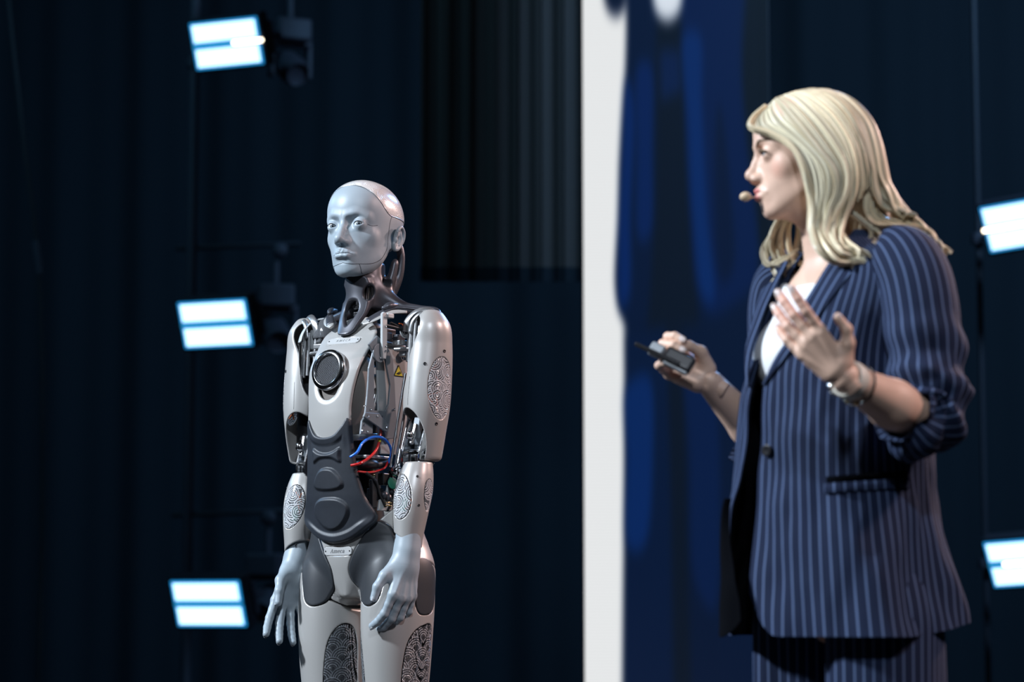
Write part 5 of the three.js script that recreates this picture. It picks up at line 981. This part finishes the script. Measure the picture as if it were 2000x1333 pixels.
{
  const jacket = new THREE.Group();
  const panel = (s, lift, nu = 150, nv = 120) => grid(nu, nv, (u, v) => {
    const v2 = v, yTop = 1.518, a1 = s * mix(0, Math.PI, u);
    let y = mix(0.77, yTop, v2), a = s > 0 ? mix(edgeA(1, y), Math.PI, u) : -mix(-edgeA(-1, y), Math.PI, u);
    const yh = hemY(a - (s > 0 ? edgeA(1, 0.8) : edgeA(-1, 0.8))); y = mix(yh, yTop, v2);
    a = s > 0 ? mix(edgeA(1, y), Math.PI, u) : -mix(-edgeA(-1, y), Math.PI, u);
    const p = coat(a, y, lift);
    if (s < 0) { const w = sstep(0.5, 0.0, u) * sstep(1.25, 0.95, y); p[2] += 0.018 * w - 0.02 * sstep(0.35, 0, u) * sstep(1.2, 1.3, y); }
    return [...p, a * 0.2, y];
  });
  const fix = (g, s) => (s > 0 ? g : flipWinding(g));
  const l = part(woman, 'jacket', [thick(fix(panel(1, 0), 1), 0.0025), thick(fix(panel(-1, 0), -1), 0.0025)], F.suit, 'navy pinstripe jacket worn open');
  part(l, 'lining', [thick(fix(panel(1, -0.0045, 80, 60), 1), 0.002), thick(fix(panel(-1, -0.0045, 80, 60), -1), 0.002)], F.lining, 'black jacket lining');
  // turned-back lining along the far front edge
  part(l, 'lining_fold', thick(grid(10, 50, (u, v) => { const y = mix(0.768 + 0.03 * (2 * u - 1) ** 2, 1.02, v), w = 0.03 * sstep(1.02, 0.82, y); const p = coat(edgeA(-1, y) + u * (w + 0.006) / 0.2 * (1 + 0.6 * u), y, 0.006); return [p[0], p[1], p[2] + 0.024 * sstep(1.25, 0.95, y) + 0.012 * Math.sin(u * Math.PI)]; }), 0.003), F.lining);
  // lapels
  for (const s of [1, -1]) {
    const g = grid(14, 60, (u, v) => {
      const y = mix(1.228, 1.475, v), w = 0.010 + 0.062 * Math.pow(v, 0.75) * (v > 0.8 ? 1 - 0.55 * sstep(0.8, 0.86, v) : 1), e = edgeX(s, y), x = e + s * u * w, a = Math.asin(clamp(x / (jx(y) * 1.02), -1, 1));
      const p = coat(a, y, 0.0035 + 0.004 * Math.sin(u * Math.PI * 0.8));
      if (s < 0) { const q = coat(edgeA(-1, y), y, 0.004); p[2] = mix(q[2], q[2] - 0.012, u) + 0.006 * Math.sin(u * Math.PI); p[0] = x; }
      return [...p, u * w + 0.004, y];
    });
    part(l, 'lapel', thick(fix(g, s), 0.003), F.suit);
  }
  part(l, 'collar', thick(grid(60, 8, (u, v) => { const a = mix(1.75, 2 * Math.PI - 1.75, u), r = 1 + 0.12 * v; return [Math.sin(a) * 0.083 * r, 1.535 - 0.05 * v - 0.02 * (1 + Math.cos(a)) / 2, Math.cos(a) * (Math.cos(a) > 0 ? 0.07 : 0.092) * r - 0.004, v * 0.05, a * 0.09]; }), 0.004), F.suit);
  // hip pocket: dark slit over a narrow welt
  const strip = (a0, a1, y0, y1, slope, lift, nu = 40) => grid(nu, 4, (u, v) => { const a = mix(a0, a1, u), y = mix(y0, y1, v) + slope * (u - 0.5); return [...coat(a, y, lift + 0.002 * Math.sin(v * Math.PI)), a * 0.2 + 0.006, y]; });
  part(l, 'pocket_slit', thick(strip(0.78, 1.62, 1.046, 1.060, 0.012, 0.0012), 0.001), F.lining);
  part(l, 'pocket_welt', thick(strip(0.76, 1.64, 1.030, 1.047, 0.012, 0.005), 0.004), F.suit);
  const bp = coat(0.13, 1.105, 0.004); part(l, 'button', lathe([[0, 0.003], [0.007, 0.003], [0.0105, 0.004], [0.011, 0.002], [0.0105, 0]], [0.25, 0, 1], bp, 20), F.black);
  // sleeves, pushed up to the elbow in folds
  const sleeve = (path, rads, s) => {
    const P = spline(path, 90), T = P.map((p, i) => P[Math.min(90, i + 1)].clone().sub(P[Math.max(0, i - 1)]).normalize()); let A = V(0, 0, 1); const fr = [];
    for (let i = 0; i <= 90; i++) { A = A.clone().addScaledVector(T[i], -A.dot(T[i])).normalize(); fr.push([A, T[i].clone().cross(A)]); }
    const rad = curve1(rads);
    return grid(72, 90, (u, v) => {
      const i = Math.round(v * 90), a = u * Math.PI * 2 * s, c = Math.cos(a), q = Math.sin(a), lowf = sstep(0.35, 0.6, v);
      const cr = lowf * (0.0075 * Math.sin(v * 46 + 1.3 * Math.sin(a + 1) + 2 * noise(c * 1.2, q * 1.2, v * 5)) + 0.004 * noise(c * 3, q * 3, v * 30)) + 0.004 * noise(c * 2, q * 2, v * 6), r = rad(v) + cr;
      const p = P[i].clone().addScaledVector(fr[i][0], c * r).addScaledVector(fr[i][1], q * r);
      return [p.x, p.y, p.z, u * 0.42, v * 0.45];
    }, true);
  };
  const sl = sleeve([[0.128, 1.478, -0.008], [0.168, 1.458, -0.010], [0.202, 1.41, -0.012], [0.222, 1.32, -0.014], [0.234, 1.23, -0.016], [0.241, 1.165, -0.008], [0.247, 1.15, 0.03], [0.256, 1.163, 0.062]], [[0, 0.03], [0.08, 0.05], [0.2, 0.066], [0.4, 0.07], [0.6, 0.07], [0.75, 0.07], [0.88, 0.064], [1, 0.052]], 1);
  const sr = sleeve([[-0.128, 1.478, -0.008], [-0.168, 1.458, -0.010], [-0.195, 1.41, -0.012], [-0.208, 1.3, -0.02], [-0.216, 1.19, -0.03], [-0.222, 1.118, -0.02], [-0.224, 1.105, 0.01], [-0.219, 1.135, 0.04]], [[0, 0.03], [0.08, 0.05], [0.2, 0.066], [0.4, 0.068], [0.6, 0.066], [0.75, 0.064], [0.88, 0.06], [1, 0.05]], 1);
  part(l, 'sleeve', thick(sl, 0.003), F.suit, 'crumpled sleeve pushed up to the elbow'); part(l, 'sleeve', thick(sr, 0.003), F.suit, 'crumpled sleeve pushed up to the elbow');
}
// ---- white top, trousers, shoes
{
  const neckline = (x, y, z) => y - 1.418 - 0.9 * Math.max(0, Math.abs(x) - 0.055) - (z < 0 ? 0.03 : 0);
  part(woman, 'white_top', sdfGeo((x, y, z) => Math.max(torsoF(x, y, z) - 0.009, -torsoF(x, y, z) - 0.004, neckline(x, y, z), 0.96 - y), [-0.19, 0.94, -0.14], [0.19, 1.47, 0.16], 0.008, { slack: 1.8 }), F.top, 'plain white scoop-neck top');
  const leg = (s) => grid(80, 60, (u, v) => {
    const a = u * Math.PI * 2, y = mix(0.035, 1.0, v), top = sstep(0.78, 0.95, y), cx = s * mix(0.112, 0.075, top), r = mix(0.108, 0.1, sstep(0.1, 0.7, y)) + 0.004 * noise(Math.cos(a) * 2, y * 6, Math.sin(a) * 2 + s * 5), fz = Math.cos(a) > 0.92 ? 0.012 * (Math.cos(a) - 0.92) / 0.08 : 0;
    return [cx + Math.sin(a) * r * mix(0.98, 1.02, top), y, Math.cos(a) * (r * 1.12 + fz) - 0.005, a * 0.11, y];
  }, true);
  part(woman, 'trousers', [thick(leg(1), 0.003), thick(leg(-1), 0.003)], F.suit, 'wide navy pinstripe trousers');
  for (const s of [1, -1]) { const g = sdfGeo(both(U(0.02, ell([0.107, 0.03, 0.09], [0.042, 0.034, 0.08]), cap([0.105, 0.06, -0.03], [0.105, 0.03, 0.0], 0.036, 0.034)), half([0, 0, 0], [0, -1, 0]), 0.004), [0.05, -0.005, -0.08], [0.16, 0.11, 0.18], 0.006); part(woman, 'shoe', s > 0 ? g : mirrored(g), F.shoe); }
}
// ---- hair: a close cap, then locks along guide curves (head axes: z to the face, y up, x to her left)
{
  const base = [], head0 = headField();
  let vol = U(0.03, ell([0, 0.04, -0.03], [0.088, 0.084, 0.1]), ell([0, -0.03, -0.075], [0.078, 0.09, 0.06]), mirX(chain([[0.066, 0.03, -0.03, 0.03], [0.07, -0.05, -0.035, 0.028], [0.068, -0.12, -0.03, 0.022]], 0.02)), chain([[0, -0.06, -0.09, 0.06], [0, -0.15, -0.11, 0.045], [0, -0.21, -0.125, 0.03]], 0.02));
  vol = cut(vol, ell([0, -0.065, 0.085], [0.068, 0.125, 0.082]), 0.012);
  vol = cut(vol, ell([-0.012, -0.2, 0.02], [0.045, 0.1, 0.07]), 0.02);
  const blond = (x, y, z, k = 0) => { const q = 0.5 + 0.5 * noise(x * 45 + k, y * 9, z * 45), r = 0.5 + 0.5 * noise(x * 14, y * 5 + k, z * 14), d = mix(0.5, 1.15, 0.6 * q + 0.4 * r); return [0.84 * d, 0.725 * d, 0.50 * d]; };
  base.push(painted(sdfGeo(vol, [-0.13, -0.26, -0.2], [0.13, 0.16, 0.12], 0.0045), (x, y, z) => blond(x, y, z)));
  // wavy locks: front mass, back mass, ends on the shoulder, far side
  const A = [[[0.020, 0.088, 0.070], [0.030, 0.065, 0.098], [0.042, 0.046, 0.106], [0.062, 0.027, 0.070], [0.084, -0.002, 0.037], [0.094, -0.040, 0.022], [0.094, -0.080, 0.015], [0.090, -0.120, 0.010], [0.090, -0.161, 0.012], [0.094, -0.201, 0.003], [0.096, -0.228, -0.028], [0.090, -0.234, -0.064], [0.086, -0.256, -0.052]],
    [[0.016, 0.107, 0.050], [0.050, 0.086, 0.041], [0.085, 0.043, 0.020], [0.104, -0.011, -0.011], [0.110, -0.053, -0.037], [0.108, -0.091, -0.037], [0.102, -0.126, -0.018], [0.098, -0.163, -0.014], [0.100, -0.196, -0.030], [0.096, -0.211, -0.058], [0.090, -0.241, -0.066]],
    [[0.014, 0.118, 0.017], [0.058, 0.096, -0.007], [0.092, 0.053, -0.037], [0.108, -0.005, -0.064], [0.112, -0.057, -0.071], [0.108, -0.105, -0.064], [0.100, -0.142, -0.043], [0.098, -0.177, -0.041], [0.094, -0.206, -0.062], [0.090, -0.225, -0.071]]], Bk = [[[0.012, 0.123, -0.016], [0.056, 0.100, -0.050], [0.092, 0.053, -0.078], [0.104, -0.005, -0.094], [0.106, -0.048, -0.100], [0.100, -0.086, -0.104], [0.096, -0.119, -0.127], [0.092, -0.134, -0.163], [0.088, -0.149, -0.170]],
    [[0.010, 0.121, -0.050], [0.050, 0.090, -0.090], [0.080, 0.036, -0.119], [0.090, -0.024, -0.129], [0.088, -0.072, -0.132], [0.084, -0.110, -0.146], [0.082, -0.134, -0.170], [0.080, -0.155, -0.167]],
    [[0.004, 0.111, -0.073], [0.030, 0.072, -0.111], [0.050, 0.014, -0.134], [0.056, -0.043, -0.142], [0.056, -0.084, -0.150], [0.060, -0.120, -0.163], [0.066, -0.158, -0.197], [0.066, -0.191, -0.228], [0.064, -0.218, -0.235]]], C = [[[0.090, -0.029, -0.064], [0.090, -0.086, -0.090], [0.090, -0.124, -0.087], [0.094, -0.153, -0.102], [0.096, -0.159, -0.150], [0.090, -0.170, -0.197], [0.084, -0.206, -0.228]],
    [[0.070, -0.038, -0.073], [0.075, -0.096, -0.111], [0.080, -0.134, -0.121], [0.080, -0.148, -0.159], [0.078, -0.165, -0.202], [0.074, -0.201, -0.230], [0.070, -0.225, -0.237]]], E = [[[0.070, -0.096, -0.026], [0.080, -0.134, -0.064], [0.088, -0.163, -0.090], [0.092, -0.191, -0.083], [0.094, -0.180, -0.104]],
    [[0.070, -0.096, -0.045], [0.080, -0.134, -0.083], [0.088, -0.161, -0.111], [0.092, -0.182, -0.121], [0.094, -0.197, -0.092]]], D = [[[-0.020, 0.091, 0.050], [-0.040, 0.065, 0.077], [-0.070, 0.019, 0.070], [-0.080, -0.038, 0.041], [-0.078, -0.096, 0.041], [-0.070, -0.134, 0.065], [-0.066, -0.163, 0.083], [-0.064, -0.191, 0.073], [-0.062, -0.191, 0.041], [-0.060, -0.174, 0.020]],
    [[-0.020, 0.105, 0.022], [-0.070, 0.057, 0.031], [-0.090, -0.019, 0.022], [-0.085, -0.096, 0.027], [-0.078, -0.144, 0.046], [-0.070, -0.182, 0.058], [-0.066, -0.211, 0.047], [-0.062, -0.241, 0.065]],
    [[-0.012, 0.120, -0.026], [-0.080, 0.067, -0.045], [-0.095, -0.019, -0.064], [-0.090, -0.096, -0.064], [-0.080, -0.153, -0.083], [-0.070, -0.172, -0.121]],
    [[0.000, 0.115, -0.064], [-0.020, 0.048, -0.116], [-0.020, -0.029, -0.138], [-0.020, -0.096, -0.145], [-0.020, -0.134, -0.169], [-0.020, -0.163, -0.207]]];
  for (const g of A) for (const p of g) p[0] += 0.05 * sstep(-0.15, -0.215, p[1]);
  const curves = new Map(), at = (g, t) => { if (!curves.has(g)) curves.set(g, new THREE.CatmullRomCurve3(g.map((p) => V(...p)))); return curves.get(g).getPoint(t); };
  const lock = (ga, gb, w, k, end = 1, wide = 1) => {
    const N = 40, P = [], ph = rr(-0.6, 0.6), out = rr(-0.004, 0.005), wav = rr(0.002, 0.006), stop = end * rr(0.94, 1.0);
    for (let i = 0; i <= N; i++) {
      const t = i / N * stop, p = at(ga, t).clone().lerp(at(gb, t), w), s = t * t;
      p.x += out * (0.5 + s) * Math.sign(p.x || 1) + 0.003 * Math.sin(w * 17 + k); p.y += wav * s * Math.sin(t * 14 + ph); p.z += wav * s * Math.cos(t * 15 + ph);
      const cl = Math.floor(w * 3.99) * 2.1 + k % 7 * 0.0 + ga[0][2] * 60, big = 0.013 * sstep(0.4, 0.95, t) * end; p.z += big * Math.sin(t * 13 + cl); p.x += 0.6 * big * Math.cos(t * 13 + cl) * Math.sign(p.x || 1);
      P.push(p);
    }
    const w0 = rr(0.0018, 0.0048) * wide;
    const g = sweep(P, (t) => [0.0019 * (1 - 0.6 * t) + 0.0005, w0 * (0.55 + 0.65 * Math.sin(Math.PI * Math.min(1, t * 0.8 + 0.15))) * (t > 0.8 ? 1 - 0.85 * sstep(0.8, 1, t) : 1)], 6, null);
    const tint = rr(0.55, 1.3), warm = rr(-0.06, 0.06);
    return painted(g, (x, y, z) => { const b = blond(x, y, z, k); return [b[0] * tint * (1 + warm), b[1] * tint, b[2] * tint * (1 - warm)]; });
  };
  const locks = [], fill = (g, n, end = 1, wide = 1) => { for (let i = 0; i + 1 < g.length; i++) for (let k = 0; k < n; k++) locks.push(lock(g[i], g[i + 1], rnd(), i * 7 + k, end, wide)); };
  fill(A, 120); fill(Bk, 100); fill([A[2], Bk[0]], 80, 0.62); fill([A[1], A[2], Bk[0]], 24, 0.4, 1.2); fill(C, 60); fill(E, 14, 1, 0.8); fill(D, 26); fill([Bk[2], D[3]], 30);
  for (let k = 0; k < 26; k++) locks.push(lock(A[0], A[0].map((p) => [p[0] + 0.006, p[1] + 0.006, p[2] + 0.004]), rnd(), k));
  const hair = part(woman, 'hair', [...base, ...locks].map((g) => g.applyMatrix4(headM)), F.hair, 'long wavy blonde hair');
}
// ---- what she wears and holds
const hers = (name, label, category) => { const o = thing(name, label, category, [0.615, 0, 1.5], R(-WY)); return o; };
{
  const o = hers('headset_microphone', 'beige headset microphone in front of her mouth', 'microphone'), to = (p) => V(...p).applyMatrix4(headM);
  const ball = [0.006, -0.0755, 0.1185];
  part(o, 'foam_ball', new THREE.SphereGeometry(0.0098, 24, 18).scale(1, 0.9, 1.15).translate(...ball).applyMatrix4(headM), F.beige);
  part(o, 'boom', sweep(spline([[-0.084, -0.01, -0.01], [-0.082, -0.03, 0.03], [-0.07, -0.055, 0.068], [-0.04, -0.072, 0.104], [-0.002, -0.0755, 0.116]].map((p) => { const q = to(p); return [q.x, q.y, q.z]; }), 30), () => 0.0009, 6), F.beige);
}
{
  const wristM = new THREE.Matrix4().lookAt(V(0, 0, 0), V(0.262 - 0.298, 1.18 - 1.214, 0.092 - 0.222), V(0, 1, 0)).setPosition(0.293, 1.2095, 0.206);   // z along the forearm
  const o = hers('wrist_watch', 'cream strapped wristwatch on the woman\'s raised left arm', 'watch');
  const band = new THREE.LatheGeometry([[0.0285, -0.012], [0.0325, -0.012], [0.034, 0], [0.0325, 0.012], [0.0285, 0.012]].map(([a, b]) => new THREE.Vector2(a, b)), 36).rotateX(Math.PI / 2);
  part(o, 'strap', band.applyMatrix4(wristM), F.cream);
  const a = R(200), face = lathe([[0, 0.009], [0.013, 0.009], [0.0155, 0.008], [0.016, 0.003], [0.0155, 0], [0, 0]], [Math.cos(a), Math.sin(a), 0], [Math.cos(a) * 0.031, Math.sin(a) * 0.031, 0], 28);
  part(o, 'watch_case', face.applyMatrix4(wristM), F.steel); part(o, 'dial', lathe([[0, 0.0096], [0.012, 0.0096], [0.012, 0.008], [0, 0.008]], [Math.cos(a), Math.sin(a), 0], [Math.cos(a) * 0.031, Math.sin(a) * 0.031, 0], 24).applyMatrix4(wristM), F.glass);
  const b = hers('bead_bracelet', 'dark bracelet with bright beads beside the wristwatch', 'bracelet'), m2 = wristM.clone().setPosition(0.287, 1.204, 0.184);
  part(b, 'cord', new THREE.TorusGeometry(0.0345, 0.0018, 8, 40).applyMatrix4(m2), F.black);
  for (let i = 0; i < 7; i++) { const t = R(188 + i * 17); part(b, 'bead', new THREE.SphereGeometry(0.0052, 14, 10).translate(Math.cos(t) * 0.035, Math.sin(t) * 0.035, 0).applyMatrix4(m2), i % 2 ? F.gold : F.steel); }
}
{
  const o = hers('presentation_remote', 'black presentation remote with a slim pointer held in the woman\'s right hand', 'remote');
  const m = handTurn(wl(0.83, -0.45, 0.2), wl(0.0, 0.35, 0.9)).setPosition(-0.175, 1.286, 0.262);
  part(o, 'case', box(0.034, 0.06, 0.02, 0.007, [-0.004, 0.012, 0]).applyMatrix4(m), F.black);
  part(o, 'key_strip', box(0.004, 0.05, 0.012, 0.0015, [0.014, 0.014, 0]).applyMatrix4(m), F.grey);
  part(o, 'pointer', rod([0.008, -0.075, 0.006], [0.008, 0.02, 0.012], 0.0045, 0.005).applyMatrix4(m), F.black);
  part(o, 'grey_end', box(0.026, 0.03, 0.02, 0.006, [-0.008, -0.036, -0.012]).applyMatrix4(m), F.grey);
}

renderer.render(scene, camera);
